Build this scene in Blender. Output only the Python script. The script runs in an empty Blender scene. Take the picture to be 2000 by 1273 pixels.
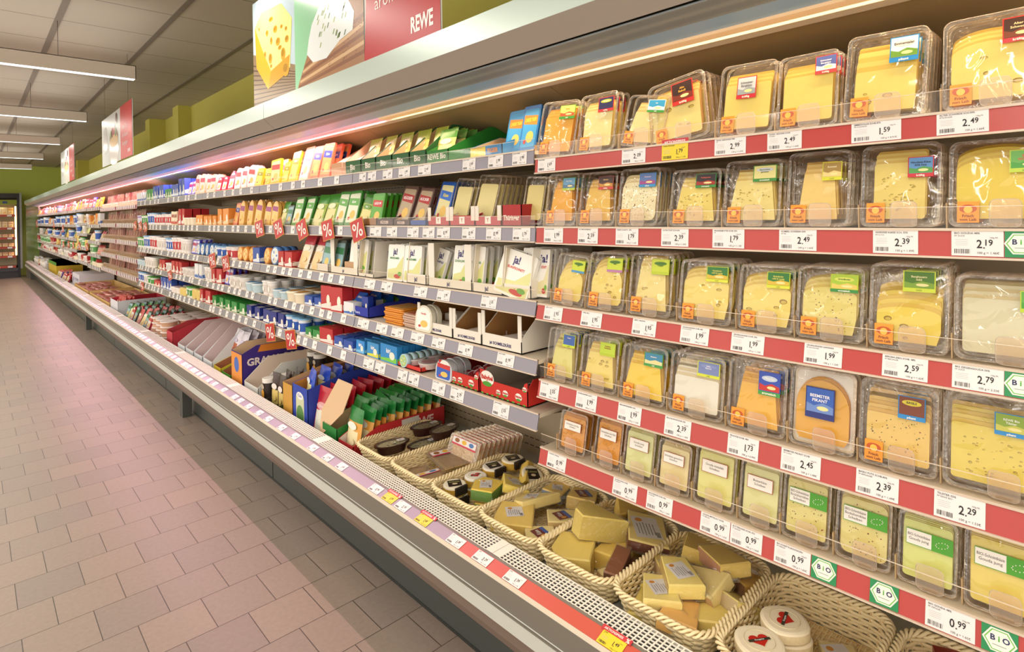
import bpy, math, random
from mathutils import Matrix, Vector
from math import sin, cos, tan, pi, radians, atan2
random.seed(7)
SC = bpy.context.scene
COL = SC.collection
# ---------------------------------------------------------------- camera
F, CX, CY, TH, RO, CH = 1123.0, 1000.0, 417.0, radians(43.35), 0.0187, 1.52
FW = Vector((sin(TH), cos(TH), 0)); RH = Vector((cos(TH), -sin(TH), 0)); UPZ = Vector((0, 0, 1))
RR = RH*cos(RO) - UPZ*sin(RO); UU = RH*sin(RO) + UPZ*cos(RO)
cam = bpy.data.cameras.new('camera'); co = bpy.data.objects.new('camera', cam); COL.objects.link(co)
cam.sensor_width = 36; cam.lens = 36*F/2000; cam.shift_y = (CY-636.5)/2000; cam.clip_start = 0.02; cam.clip_end = 100
mw = Matrix(((RR.x, UU.x, -FW.x, 0), (RR.y, UU.y, -FW.y, 0), (RR.z, UU.z, -FW.z, CH), (0, 0, 0, 1)))
co.matrix_world = mw
SC.camera = co
# ---------------------------------------------------------------- exposure, world, lamps
vs = SC.view_settings
vs.view_transform = 'Standard'; vs.look = 'None'; vs.gamma = 1; vs.exposure = -0.17; vs.use_curve_mapping = False
SC.cycles.transparent_max_bounces = 24
SC.cycles.max_bounces = 6
w = bpy.data.worlds.new('world'); SC.world = w; w.use_nodes = True
bg = w.node_tree.nodes['Background']; bg.inputs[0].default_value = (1.0, 0.90, 0.78, 1); bg.inputs[1].default_value = 2.4
def area(name, loc, rot, sx, sy, col, power):
    l = bpy.data.lights.new(name, 'AREA'); l.shape = 'RECTANGLE'; l.size = sx; l.size_y = sy; l.color = col; l.energy = power
    o = bpy.data.objects.new(name, l); COL.objects.link(o); o.location = loc; o.rotation_euler = rot
    return o
WARM = (1.0, 0.76, 0.46); PINK = (1.0, 0.55, 0.68)
# long tubes inside the canopy, tilted a little towards the aisle
area('canopy_lamp_warm', (1.398, 0.58, 1.981), (0, 0, 0), 0.010, 3.4, WARM, 10)
area('canopy_lamp_pink', (1.398, 11.45, 1.981), (0, 0, 0), 0.010, 18.2, PINK, 160)

# ---------------------------------------------------------------- photo geometry helpers
def proj(X, Y, z):
    p = Vector((X, Y, z-CH)); d = p.dot(FW)
    return CX + F*p.dot(RR)/d, CY - F*p.dot(UU)/d
def ypx(px, X, z):              # where along the run a point of plane X, height z shows at image column px
    lo, hi = -0.9*X, 60.0       # px falls as Y grows
    for _ in range(60):
        m = (lo+hi)/2
        if proj(X, m, z)[0] > px: lo = m
        else: hi = m
    return lo
def zpy(py, X, Y):
    lo, hi = -1.0, 5.0
    for _ in range(50):
        m = (lo+hi)/2
        if proj(X, Y, m)[1] > py: lo = m
        else: hi = m
    return lo
def onz(px, py, z):
    d = FW + RR*((px-CX)/F) + UU*((CY-py)/F); t = (z-CH)/d.z
    return d.x*t, d.y*t

# ---------------------------------------------------------------- materials
MC = {}
def lin(c):
    if isinstance(c, str): c = tuple(int(c[i:i+2], 16)/255 for i in (0, 2, 4))
    return tuple(x/12.92 if x <= .04045 else ((x+.055)/1.055)**2.4 for x in c)
def mat(c, rough=.5, metal=0, bump=0, bs=40, coat=0, var=0, spec=.5):
    k = (c, rough, metal, bump, bs, coat, var, spec)
    if k in MC: return MC[k]
    m = bpy.data.materials.new('m_'+str(c)); m.use_nodes = True; nt = m.node_tree; b = nt.nodes['Principled BSDF']
    b.inputs['Base Color'].default_value = lin(c)+(1,); b.inputs['Roughness'].default_value = rough; b.inputs['Metallic'].default_value = metal
    b.inputs['Coat Weight'].default_value = coat; b.inputs['Specular IOR Level'].default_value = spec
    if bump or var:
        tc = nt.nodes.new('ShaderNodeTexCoord'); n = nt.nodes.new('ShaderNodeTexNoise'); n.inputs['Scale'].default_value = bs; n.inputs['Detail'].default_value = 4
        nt.links.new(tc.outputs['Object'], n.inputs['Vector'])
        if bump:
            bp = nt.nodes.new('ShaderNodeBump'); bp.inputs['Strength'].default_value = bump; bp.inputs['Distance'].default_value = .004
            nt.links.new(n.outputs[0], bp.inputs['Height']); nt.links.new(bp.outputs[0], b.inputs['Normal'])
        if var:
            mx = nt.nodes.new('ShaderNodeMix'); mx.data_type = 'RGBA'; l = lin(c)
            mx.inputs[6].default_value = tuple(x*(1-var) for x in l)+(1,); mx.inputs[7].default_value = tuple(min(1, x*(1+var)) for x in l)+(1,)
            nt.links.new(n.outputs[0], mx.inputs[0]); nt.links.new(mx.outputs[2], b.inputs['Base Color'])
    MC[k] = m; return m
def clear(c='ffffff', gloss=.16, milk=.05, rough=.12, bump=.3, bs=22):
    k = ('clear', c, gloss, milk, rough, bump, bs)
    if k in MC: return MC[k]
    m = bpy.data.materials.new('m_clear'); m.use_nodes = True; nt = m.node_tree; nt.nodes.clear()
    out = nt.nodes.new('ShaderNodeOutputMaterial'); tr = nt.nodes.new('ShaderNodeBsdfTransparent'); gl = nt.nodes.new('ShaderNodeBsdfGlossy')
    df = nt.nodes.new('ShaderNodeBsdfDiffuse'); m1 = nt.nodes.new('ShaderNodeMixShader'); m2 = nt.nodes.new('ShaderNodeMixShader')
    gl.inputs['Roughness'].default_value = rough; tr.inputs[0].default_value = lin(c)+(1,); df.inputs[0].default_value = (.85, .85, .85, 1)
    lw = nt.nodes.new('ShaderNodeLayerWeight'); lw.inputs[0].default_value = .35
    mm = nt.nodes.new('ShaderNodeMath'); mm.operation = 'MULTIPLY_ADD'; mm.inputs[1].default_value = .32 if bump else .05; mm.inputs[2].default_value = gloss*.35
    nt.links.new(lw.outputs['Fresnel'], mm.inputs[0])
    m1.inputs[0].default_value = milk
    nt.links.new(tr.outputs[0], m1.inputs[1]); nt.links.new(df.outputs[0], m1.inputs[2])
    nt.links.new(mm.outputs[0], m2.inputs[0]); nt.links.new(m1.outputs[0], m2.inputs[1]); nt.links.new(gl.outputs[0], m2.inputs[2])
    nt.links.new(m2.outputs[0], out.inputs[0])
    if bump:
        tc = nt.nodes.new('ShaderNodeTexCoord'); n = nt.nodes.new('ShaderNodeTexNoise'); n.inputs['Scale'].default_value = bs; n.inputs['Detail'].default_value = 2; n.inputs['Distortion'].default_value = 1.2
        bp = nt.nodes.new('ShaderNodeBump'); bp.inputs['Strength'].default_value = bump; bp.inputs['Distance'].default_value = .02
        nt.links.new(tc.outputs['Object'], n.inputs['Vector']); nt.links.new(n.outputs[0], bp.inputs['Height'])
        nt.links.new(bp.outputs[0], gl.inputs['Normal'])
    MC[k] = m; return m
def emit(c, s):
    k = ('emit', c, s)
    if k in MC: return MC[k]
    m = bpy.data.materials.new('m_emit'); m.use_nodes = True; b = m.node_tree.nodes['Principled BSDF']
    b.inputs['Base Color'].default_value = lin(c)+(1,); b.inputs['Emission Color'].default_value = lin(c)+(1,); b.inputs['Emission Strength'].default_value = s
    MC[k] = m; return m

# ---------------------------------------------------------------- mesh builder
TXT = {}
def txt(s, bold=0):
    k = (s, bold)
    if k in TXT: return TXT[k]
    cu = bpy.data.curves.new('t', 'FONT'); cu.body = s; cu.size = 1; cu.resolution_u = 2; cu.offset = bold
    o = bpy.data.objects.new('t', cu); COL.objects.link(o)
    dg = bpy.context.evaluated_depsgraph_get(); me = bpy.data.meshes.new_from_object(o.evaluated_get(dg))
    v = [(p.co.x, p.co.y) for p in me.vertices]; f = [tuple(p.vertices) for p in me.polygons]
    fl = [p.normal.z < 0 for p in me.polygons]
    f = [tuple(reversed(a)) if b else a for a, b in zip(f, fl)]
    bpy.data.objects.remove(o); bpy.data.curves.remove(cu); bpy.data.meshes.remove(me)
    if not v: v = [(0, 0)]
    x0 = min(a[0] for a in v); x1 = max(a[0] for a in v); y0 = min(a[1] for a in v); y1 = max(a[1] for a in v)
    TXT[k] = (v, f, x0, x1, y0, y1); return TXT[k]
def rrect(cx, cz, w, h, r, n=4):
    r = min(r, w/2.01, h/2.01); out = []
    for (sx, sz, a0) in ((1, -1, -90), (1, 1, 0), (-1, 1, 90), (-1, -1, 180)):
        for i in range(n+1):
            a = radians(a0+90*i/n); out.append((cx+sx*(w/2-r)+r*cos(a), cz+sz*(h/2-r)+r*sin(a)))
    return out
def ell(cx, cz, rx, rz, n=16, a=0):
    return [(cx+rx*cos(2*pi*i/n)*cos(a)-rz*sin(2*pi*i/n)*sin(a), cz+rx*cos(2*pi*i/n)*sin(a)+rz*sin(2*pi*i/n)*cos(a)) for i in range(n)]
class M:
    def __init__(s): s.v = []; s.f = []; s.mi = []; s.sm = []; s.mats = []; s.T = None
    def m(s, m):
        if m not in s.mats: s.mats.append(m)
        return s.mats.index(m)
    def add(s, vs, fs, m, smooth=False):
        o = len(s.v); i = s.m(m)
        if s.T is not None: vs = [tuple(s.T @ Vector(p)) for p in vs]
        s.v += [tuple(p) for p in vs]
        for f in fs: s.f.append(tuple(a+o for a in f)); s.mi.append(i); s.sm.append(smooth)
    def box(s, x0, x1, y0, y1, z0, z1, m):
        s.add([(x0, y0, z0), (x1, y0, z0), (x1, y1, z0), (x0, y1, z0), (x0, y0, z1), (x1, y0, z1), (x1, y1, z1), (x0, y1, z1)],
              [(0, 3, 2, 1), (4, 5, 6, 7), (0, 1, 5, 4), (1, 2, 6, 5), (2, 3, 7, 6), (3, 0, 4, 7)], m); return s
    def prism(s, pts, a0, a1, m, axis='y', m2=None, smooth=False):
        n = len(pts)
        P = {'y': lambda a, b, c: (a, c, b), 'x': lambda a, b, c: (c, a, b), 'z': lambda a, b, c: (a, b, c)}[axis]
        vs = [P(a, b, a0) for a, b in pts] + [P(a, b, a1) for a, b in pts]
        fl = axis != 'y'
        f0 = tuple(range(n)); f1 = tuple(range(2*n-1, n-1, -1)); sd = [(i, i+n, (i+1) % n+n, (i+1) % n) for i in range(n)]
        if fl: f0 = f0[::-1]; f1 = f1[::-1]; sd = [q[::-1] for q in sd]
        s.add(vs, [f0, f1], m); o = len(s.v)-2*n; i = s.m(m2 or m)
        for q in sd: s.f.append(tuple(a+o for a in q)); s.mi.append(i); s.sm.append(smooth)
        return s
    def decal(s, pts, y, m):
        s.add([(a, y, b) for a, b in pts], [tuple(range(len(pts)))], m); return s
    def rect(s, cx, cz, w, h, y, m): return s.decal([(cx-w/2, cz-h/2), (cx+w/2, cz-h/2), (cx+w/2, cz+h/2), (cx-w/2, cz+h/2)], y, m)
    def text(s, t, x, z, h, y, m, al='c', wmax=None, bold=0, rot=0, sx=1):
        v, f, x0, x1, y0, y1 = txt(t, bold); k = h/.70; kx = k*sx
        if wmax and (x1-x0)*kx > wmax: kx = wmax/(x1-x0)
        ox = {'c': -(x0+x1)/2, 'l': -x0, 'r': -x1}[al]; c, q = cos(rot), sin(rot); vs = []
        for a, b in v:
            a = (a+ox)*kx; b = b*k; vs.append((x+a*c-b*q, y, z+a*q+b*c))
        s.add(vs, f, m); return s
    def tube(s, path, r, n, m, closed=False, r2=None):
        L = len(path); vs = []; rings = []
        for i, p in enumerate(path):
            p = Vector(p); a = Vector(path[(i-1) % L] if closed or i else path[0]); b = Vector(path[(i+1) % L] if closed or i < L-1 else path[-1])
            t = (b-a).normalized(); u = t.cross(Vector((0, 0, 1)));
            if u.length < .1: u = t.cross(Vector((1, 0, 0)))
            u.normalize(); w_ = t.cross(u)
            for j in range(n):
                an = 2*pi*j/n; vs.append(p+u*(r*cos(an))+w_*((r2 or r)*sin(an)))
        fs = []
        for i in range(L if closed else L-1):
            k = (i+1) % L
            for j in range(n): fs.append((i*n+j, i*n+(j+1) % n, k*n+(j+1) % n, k*n+j))
        if not closed: fs += [tuple(range(n))[::-1], tuple(range((L-1)*n, L*n))]
        s.add(vs, fs, m, True); return s
    def lathe(s, prof, n, m, cx=0, cy=0, sy=1, mats=None):
        k = len(prof); vs = [(cx+r*cos(2*pi*j/n), cy+r*sin(2*pi*j/n)*sy, z) for r, z in prof for j in range(n)]
        for i in range(k-1):
            mm = mats[i] if mats else m
            s.add(vs[i*n:(i+2)*n], [(j, (j+1) % n, n+(j+1) % n, n+j) for j in range(n)], mm, abs(prof[i][0]-prof[i+1][0]) < 3*abs(prof[i][1]-prof[i+1][1]))
        s.add(vs[:n], [tuple(range(n))[::-1]], mats[0] if mats else m); s.add(vs[-n:], [tuple(range(n))], mats[-1] if mats else m)
        return s
    def mesh(s, name):
        me = bpy.data.meshes.new(name); me.from_pydata(s.v, [], s.f)
        for m_ in s.mats: me.materials.append(m_)
        me.polygons.foreach_set('material_index', s.mi); me.polygons.foreach_set('use_smooth', s.sm); me.update()
        return me
    def obj(s, name, parent=None, label=None):
        o = bpy.data.objects.new(name, s.mesh(name)); COL.objects.link(o); o.parent = parent
        if label: o['label'] = label
        return o
def tag(o, label, cat, group=None, kind=None):
    if label: o['label'] = label
    if cat: o['category'] = cat
    if group: o['group'] = group
    if kind: o['kind'] = kind
    return o
def thing(name, label, cat, loc=(0, 0, 0), rot=(0, 0, 0), group=None):
    o = bpy.data.objects.new(name, None); COL.objects.link(o); o.location = loc; o.rotation_euler = rot; o.empty_display_size = .02
    return tag(o, label, cat, group)
def dup(o, loc, rot=None, label=None, group=None):
    kids = list(KIDS.get(o.name, ())) or [c for c in o.children]
    if kids: KIDS[o.name] = kids
    r = o.copy(); COL.objects.link(r); r.location = loc
    if rot is not None: r.rotation_euler = rot
    if label: r['label'] = label
    if group: r['group'] = group
    for c in kids:
        d = c.copy(); COL.objects.link(d); d.parent = r
        for g in c.children:
            e = g.copy(); COL.objects.link(e); e.parent = d
    return r
KIDS = {}
R90 = -pi/2          # things are built facing -y, then turned so they face the aisle
def struct(m, name):
    o = m.obj(name); o['kind'] = 'structure'; return o

white = mat('f0ece4', .45); ink = mat('2b2a2c', .6); RED = 'c23a34'
# ---------------------------------------------------------------- the room
YE = 21.9                                        # end wall
m = bpy.data.materials.new('m_floor'); m.use_nodes = True; nt = m.node_tree; b = nt.nodes['Principled BSDF']
tc = nt.nodes.new('ShaderNodeTexCoord'); mp = nt.nodes.new('ShaderNodeMapping'); br = nt.nodes.new('ShaderNodeTexBrick'); ns = nt.nodes.new('ShaderNodeTexNoise')
mp.inputs['Location'].default_value = (-.118+.2145*20, -2.775+.222*40, 0)
br.offset = .5; br.inputs['Scale'].default_value = 1; br.inputs['Brick Width'].default_value = .2145; br.inputs['Row Height'].default_value = .222
br.inputs['Mortar Size'].default_value = .0017; br.inputs['Mortar Smooth'].default_value = .2; br.inputs['Bias'].default_value = 0
br.inputs['Color1'].default_value = lin('a59385')+(1,); br.inputs['Color2'].default_value = lin('988a80')+(1,); br.inputs['Mortar'].default_value = lin('453c34')+(1,)
ns.inputs['Scale'].default_value = 60; ns.inputs['Detail'].default_value = 6
mx = nt.nodes.new('ShaderNodeMix'); mx.data_type = 'RGBA'; mx.blend_type = 'MULTIPLY'; mx.inputs[0].default_value = .25
nt.links.new(tc.outputs['Object'], mp.inputs[0]); nt.links.new(mp.outputs[0], br.inputs['Vector']); nt.links.new(tc.outputs['Object'], ns.inputs['Vector'])
nt.links.new(br.outputs['Color'], mx.inputs[6]); nt.links.new(ns.outputs[0], mx.inputs[7]); nt.links.new(mx.outputs[2], b.inputs['Base Color'])
b.inputs['Roughness'].default_value = .34; b.inputs['Specular IOR Level'].default_value = .45
struct(M().box(-7, 2.5, -3, YE, -.05, 0, m), 'floor')
m = bpy.data.materials.new('m_ceiling'); m.use_nodes = True; nt = m.node_tree; b = nt.nodes['Principled BSDF']
tc = nt.nodes.new('ShaderNodeTexCoord'); mp = nt.nodes.new('ShaderNodeMapping'); br = nt.nodes.new('ShaderNodeTexBrick'); ns = nt.nodes.new('ShaderNodeTexNoise')
mp.inputs['Location'].default_value = (-.545+.681*20, -5.89+.694*20, 0)
br.offset = 0; br.inputs['Scale'].default_value = 1; br.inputs['Brick Width'].default_value = .681; br.inputs['Row Height'].default_value = .694
br.inputs['Mortar Size'].default_value = .006; br.inputs['Color1'].default_value = lin('c6beb2')+(1,); br.inputs['Color2'].default_value = lin('c2baae')+(1,); br.inputs['Mortar'].default_value = lin('7d746b')+(1,)
nt.links.new(tc.outputs['Object'], mp.inputs[0]); nt.links.new(mp.outputs[0], br.inputs['Vector']); nt.links.new(br.outputs['Color'], b.inputs['Base Color'])
b.inputs['Roughness'].default_value = .7
ZC = 3.16
struct(M().box(-7, 2.9, -3, YE+.1, ZC, ZC+.1, m), 'ceiling')
bars = M()
for X in [.545+.681*i for i in range(-9, 3)]: bars.box(X-.022, X+.022, -1, YE, ZC-.006, ZC-.0005, mat('857c72', .6))
struct(bars, 'trim_1')
gw = mat('cfc862', .75, var=.06, bs=1.5)
struct(M().box(2.357, 2.5, -3, YE, 0, ZC, gw), 'wall_right')
struct(M().box(-7, 2.6, YE, YE+.1, 0, ZC, mat('cfe070', .75, var=.05, bs=1)), 'wall_back')
for i, (y, x) in enumerate(((9.23, 2.19), (10.72, 2.13), (19.0, 2.11), (5.6, 2.50))):
    if i == 3: continue
    struct(M().box(x, 2.357, y, y+.3, 0, ZC, gw), 'wall_pilaster%s' % ('', '.001', '.002')[i])

# pendant lights: long white channels on thin wires
for i in range(7):
    y = 5.91+2.84*(i-2)
    t = thing('pendant_light', 'white linear pendant light, %s seen from the camera' % ('just behind', 'overhead', 'nearest', 'second', 'third', 'fourth', 'fifth and farthest')[i], 'light', (1.072, y, 2.75), group='linear pendant lights')
    if i < 2: t['label'] = ('white linear pendant light above and behind the camera', 'white linear pendant light overhead, out of the picture')[i]
    else: t['label'] = '%s white linear pendant light hanging across the aisle' % ('nearest', 'second nearest', 'third nearest', 'fourth nearest', 'farthest')[i-2]
    hm = M(); w_ = mat('d8cfc4', .5)
    hm.box(-6.2, 0, -.045, -.04, 0, .115, w_).box(-6.2, 0, .04, .045, 0, .115, w_).box(-6.2, 0, -.045, .045, .11, .115, w_).box(-.005, 0, -.045, .045, .0, .115, w_)
    hm.obj('housing', t); M().box(-6.2, -.006, -.039, .039, .004, .03, emit('dff6ff', 4.5)).obj('diffuser', t)
    for x in (-.53, -4.9): M().tube([(x, 0, .115), (x, 0, ZC-2.75)], .0025, 5, mat('6b6259', .5)).obj('wire', t)

# ---------------------------------------------------------------- the refrigerated run: body, canopy, front edge
Y0, Y1 = -1.15, 20.6
def yprof(pts, y0, y1, m, close=False, m2=None):            # a profile in (X, z) swept along the run
    return M().prism(pts, y0, y1, m, 'y') if False else _sweep(pts, y0, y1, m)
def _sweep(pts, y0, y1, m, mm=None, th=.004):
    mm = mm or M(); n = len(pts)
    nr = []
    for i in range(n):
        a = Vector(pts[max(i-1, 0)]); b = Vector(pts[min(i+1, n-1)]); d = (b-a).normalized(); nr.append((-d.y, d.x))
    q = list(pts)+[(pts[i][0]+nr[i][0]*th, pts[i][1]+nr[i][1]*th) for i in range(n-1, -1, -1)]
    vs = [(a, y0, b) for a, b in q]+[(a, y1, b) for a, b in q]; k = len(q)
    fs = [(i, (i+1) % k, k+(i+1) % k, k+i) for i in range(k)]
    for i in range(n-1):
        fs.append((i, k-1-i, k-2-i, i+1)); fs.append((k+i, k+i+1, k+k-2-i, k+k-1-i))
    mm.add(vs, fs, m); return mm
EDG = [Y0, 1.341, 2.591, 3.841, 5.091, 6.341, 7.591, 8.841, 10.09, 11.34, 12.59, 13.84, 15.09, 16.34, 17.59, 18.84, Y1]
cab = thing('refrigerated_cabinet', 'long open refrigerated wall cabinet running the whole length of the aisle', 'refrigerated cabinet', (0, 0, 0))
alu = mat('bfd0c8', .28, .35, spec=.6); greyp = mat('a39a90', .5); dk = mat('3b4140', .45, spec=.3); cream = mat('cfc3ad', .6)
# fascia panels with joints
FJ = [Y0, .50, 3.00, 5.50, 8.00, 10.50, 13.00, 15.50, 18.00, Y1]
for a, b_ in zip(FJ, FJ[1:]):
    s = M(); _sweep([(1.16, 2.112), (1.100, 2.109), (1.100, 2.029)], a+.0015, b_-.0015, alu, s); _sweep([(1.100, 2.0285), (1.155, 1.978)], a+.0015, b_-.0015, greyp, s)
    s.obj('fascia_panel', cab)
M().box(1.106, 1.13, Y0, Y1, 2.035, 2.10, dk).box(1.15, 2.05, Y0, Y1, 2.02, 2.106, mat('8c8a84', .5)).obj('canopy_top', cab)
# honeycomb air outlet with dots
hc = bpy.data.materials.new('m_honeycomb'); hc.use_nodes = True; nt = hc.node_tree; b = nt.nodes['Principled BSDF']
tc = nt.nodes.new('ShaderNodeTexCoord'); mp = nt.nodes.new('ShaderNodeMapping'); mp.inputs['Scale'].default_value = (62, 62, 62); vo = nt.nodes.new('ShaderNodeTexVoronoi'); vo.inputs['Randomness'].default_value = .15
cr = nt.nodes.new('ShaderNodeValToRGB'); cr.color_ramp.elements[0].position = .14; cr.color_ramp.elements[0].color = (.75, .8, .8, 1); cr.color_ramp.elements[1].position = .34; cr.color_ramp.elements[1].color = (.22, .27, .31, 1)
nt.links.new(tc.outputs['Object'], mp.inputs[0]); nt.links.new(mp.outputs[0], vo.inputs['Vector']); nt.links.new(vo.outputs['Distance'], cr.inputs[0]); nt.links.new(cr.outputs[0], b.inputs['Base Color']); b.inputs['Roughness'].default_value = .5
_sweep([(1.168, 1.974), (1.27, 1.968)], Y0, Y1, hc).obj('air_outlet', cab)
_sweep([(1.27, 1.968), (1.35, 1.964)], Y0, Y1, mat('9cc4ec', .35)).obj('night_blind_cover', cab)  # blue of a sky reflection put into the base colour
_sweep([(1.35, 1.964), (1.352, 1.957), (1.388, 1.956)], Y0, 2.3, emit('ffd9a8', .18)).obj('lamp_cover', cab)
_sweep([(1.35, 1.964), (1.352, 1.957), (1.388, 1.956)], 2.301, Y1, emit('ffc4d2', .2)).obj('lamp_cover', cab)
_sweep([(1.387, 1.957), (1.388, 1.988), (1.408, 1.988), (1.41, 1.962)], Y0, Y1, mat('6e6252', .5)).obj('lamp_groove', cab)
_sweep([(1.41, 1.962), (1.412, 1.956), (1.440, 1.951), (1.444, 1.957)], Y0, Y1, cream).obj('lamp_lip', cab)
# inner canopy and back wall with slots
bw = bpy.data.materials.new('m_backpanel'); bw.use_nodes = True; nt = bw.node_tree; b = nt.nodes['Principled BSDF']
tc = nt.nodes.new('ShaderNodeTexCoord'); sp = nt.nodes.new('ShaderNodeSeparateXYZ'); nt.links.new(tc.outputs['Object'], sp.inputs[0])
def mth(op, a, b2=None, c=None):
    n = nt.nodes.new('ShaderNodeMath'); n.operation = op
    for i, x in enumerate((a, b2, c)):
        if x is None: continue
        if isinstance(x, (int, float)): n.inputs[i].default_value = x
        else: nt.links.new(x, n.inputs[i])
    return n.outputs[0]
fy = mth('FRACT', mth('MULTIPLY', sp.outputs[1], 28)); fz = mth('FRACT', mth('MULTIPLY', sp.outputs[2], 4.1)); slot = mth('MULTIPLY', mth('LESS_THAN', fy, .72), mth('LESS_THAN', mth('ABSOLUTE', mth('SUBTRACT', mth('FRACT', mth('MULTIPLY', fz, 7)), .5)), .06)); slot = mth('MULTIPLY', slot, mth('GREATER_THAN', fz, .72))
mx = nt.nodes.new('ShaderNodeMix'); mx.data_type = 'RGBA'; mx.inputs[6].default_value = lin('b5a68c')+(1,); mx.inputs[7].default_value = (.03, .025, .02, 1); nt.links.new(slot, mx.inputs[0]); nt.links.new(mx.outputs[2], b.inputs['Base Color']); b.inputs['Roughness'].default_value = .5
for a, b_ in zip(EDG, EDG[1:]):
    s = M(); _sweep([(1.90, .38), (1.90, 1.70)], a+.001, b_-.001, bw, s, -.01); _sweep([(1.90, 1.70), (1.90, 1.80), (1.442, 1.958)], a+.001, b_-.001, mat('96805a', .5, var=.05, bs=3), s, -.01); s.obj('back_panel', cab)  # upper part in brown: warm shade put into the panel colour
M().box(1.93, 2.06, Y0, Y1, .1, 2.01, dk).obj('cabinet_back', cab)
# front edge: label channel, bumper, kick plate
frontc = mat('777268', .4); bump_ = mat('c4c8c0', .45)
BJ = [Y0, .44, 2.94, 5.44, 7.94, 10.44, 12.94, 15.44, 17.94, Y1]
_sweep([(1.158, .476), (1.150, .474), (1.108, .461), (1.100, .452), (1.100, .386), (1.092, .386)], Y0, Y1, frontc).obj('front_panel', cab)
for a, b_ in zip(BJ, BJ[1:]): _sweep([(1.100, .387), (1.093, .384), (1.093, .338), (1.100, .333)], a+.001, b_-.001, bump_).obj('bumper', cab)
_sweep([(1.100, .333), (1.102, .300), (1.116, .268)], Y0, Y1, mat('76665c', .5)).obj('lower_trim', cab)
M().box(1.118, 1.27, Y0, Y1, .262, .268, dk).obj('underside', cab)
KJ = [Y0, .9, 3.4, 5.9, 8.4, 10.9, 13.4, 15.9, 18.4, Y1]
for a, b_ in zip(KJ, KJ[1:]):
    s = M().box(1.262, 1.272, a+.006, b_-.006, .012, .262, mat('4a504d', .35, .2)); s.obj('kick_plate', cab)
    s = M(); n = int((b_-a)*.45/.016)
    for i in range(n): s.box(1.2605, 1.262, a+.15+i*.016, a+.15+i*.016+.010, .238, .2405, mat('111111', .8))
    s.obj('vent_slots', cab)
M().box(1.26, 1.28, Y0, Y1, 0.0, .012, mat('2c2f2e', .4)).obj('floor_seal', cab)
for y in (5.0, 10.0, 20.0): M().box(1.17, 1.235, y-.04, y+.04, .0, .262, mat('4a4c48', .5)).obj('support_foot', cab)
# label channel strips
_sweep([(1.108, .4625), (1.146, .4745)], 1.50, Y1, mat('8f8594', .3), th=-.001).obj('label_channel', cab)
_sweep([(1.108, .4625), (1.146, .4745)], Y0, 1.498, mat('c2503f', .35), th=-.001).obj('label_channel', cab, 'red label channel')
_sweep([(1.100, .4535), (1.107, .4635)], Y0, Y1, mat('c9bfab', .3), th=-.001).obj('channel_lip', cab)
# return-air grille: real bars and holes
gr = mat('f4efe4', .5)
for a, b_ in zip(EDG, EDG[1:]):
    if a > 12: 
        s = M(); 
        for i in range(7): s.box(1.156+i*.0118, 1.1595+i*.0118, a, b_, .474, .4765, gr)
        for y in (a+.001, b_-.03): s.box(1.156, 1.23, y, y+.029, .4745, .477, gr)
        s.obj('air_grille', cab); continue
    s = M()
    for i in range(7): s.box(1.156+i*.0118, 1.1592+i*.0118, a, b_, .474, .4765, gr)
    n = int((b_-a)/.0150)
    for j in range(n+1):
        if a > 5 and j % 3: continue
        s.box(1.156, 1.230, a+j*.0150, a+j*.0150+.0038, .4742, .4767, gr)
    for y in (a+.001, b_-.03): s.box(1.156, 1.23, y, y+.029, .4745, .477, gr)
    s.obj('air_grille', cab)
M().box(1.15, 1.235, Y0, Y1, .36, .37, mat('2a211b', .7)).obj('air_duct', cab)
_sweep([(1.228, .473), (1.236, .40), (1.90, .40)], Y0, Y1, mat('b9bcb8', .35, .2), th=-.004).obj('base_deck', cab)
M().box(1.2, 1.93, Y0, Y1, .28, .36, dk).obj('base_body', cab)
M().box(1.40, 2.06, Y1, Y1+.03, .0, 2.10, mat('6b6458', .5)).obj('end_panel', cab); M().box(1.12, 1.40, Y1, Y1+.03, .0, .47, mat('6b6458', .5)).obj('end_panel', cab); M().box(1.13, 1.40, Y1+.01, Y1+.018, .47, 2.02, clear('f4fff8', .2, .02, .05, 0)).obj('glass_end', cab)
M().box(1.40, 1.92, Y0-.03, Y0, .3, 2.1, greyp).obj('end_panel', cab)
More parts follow.
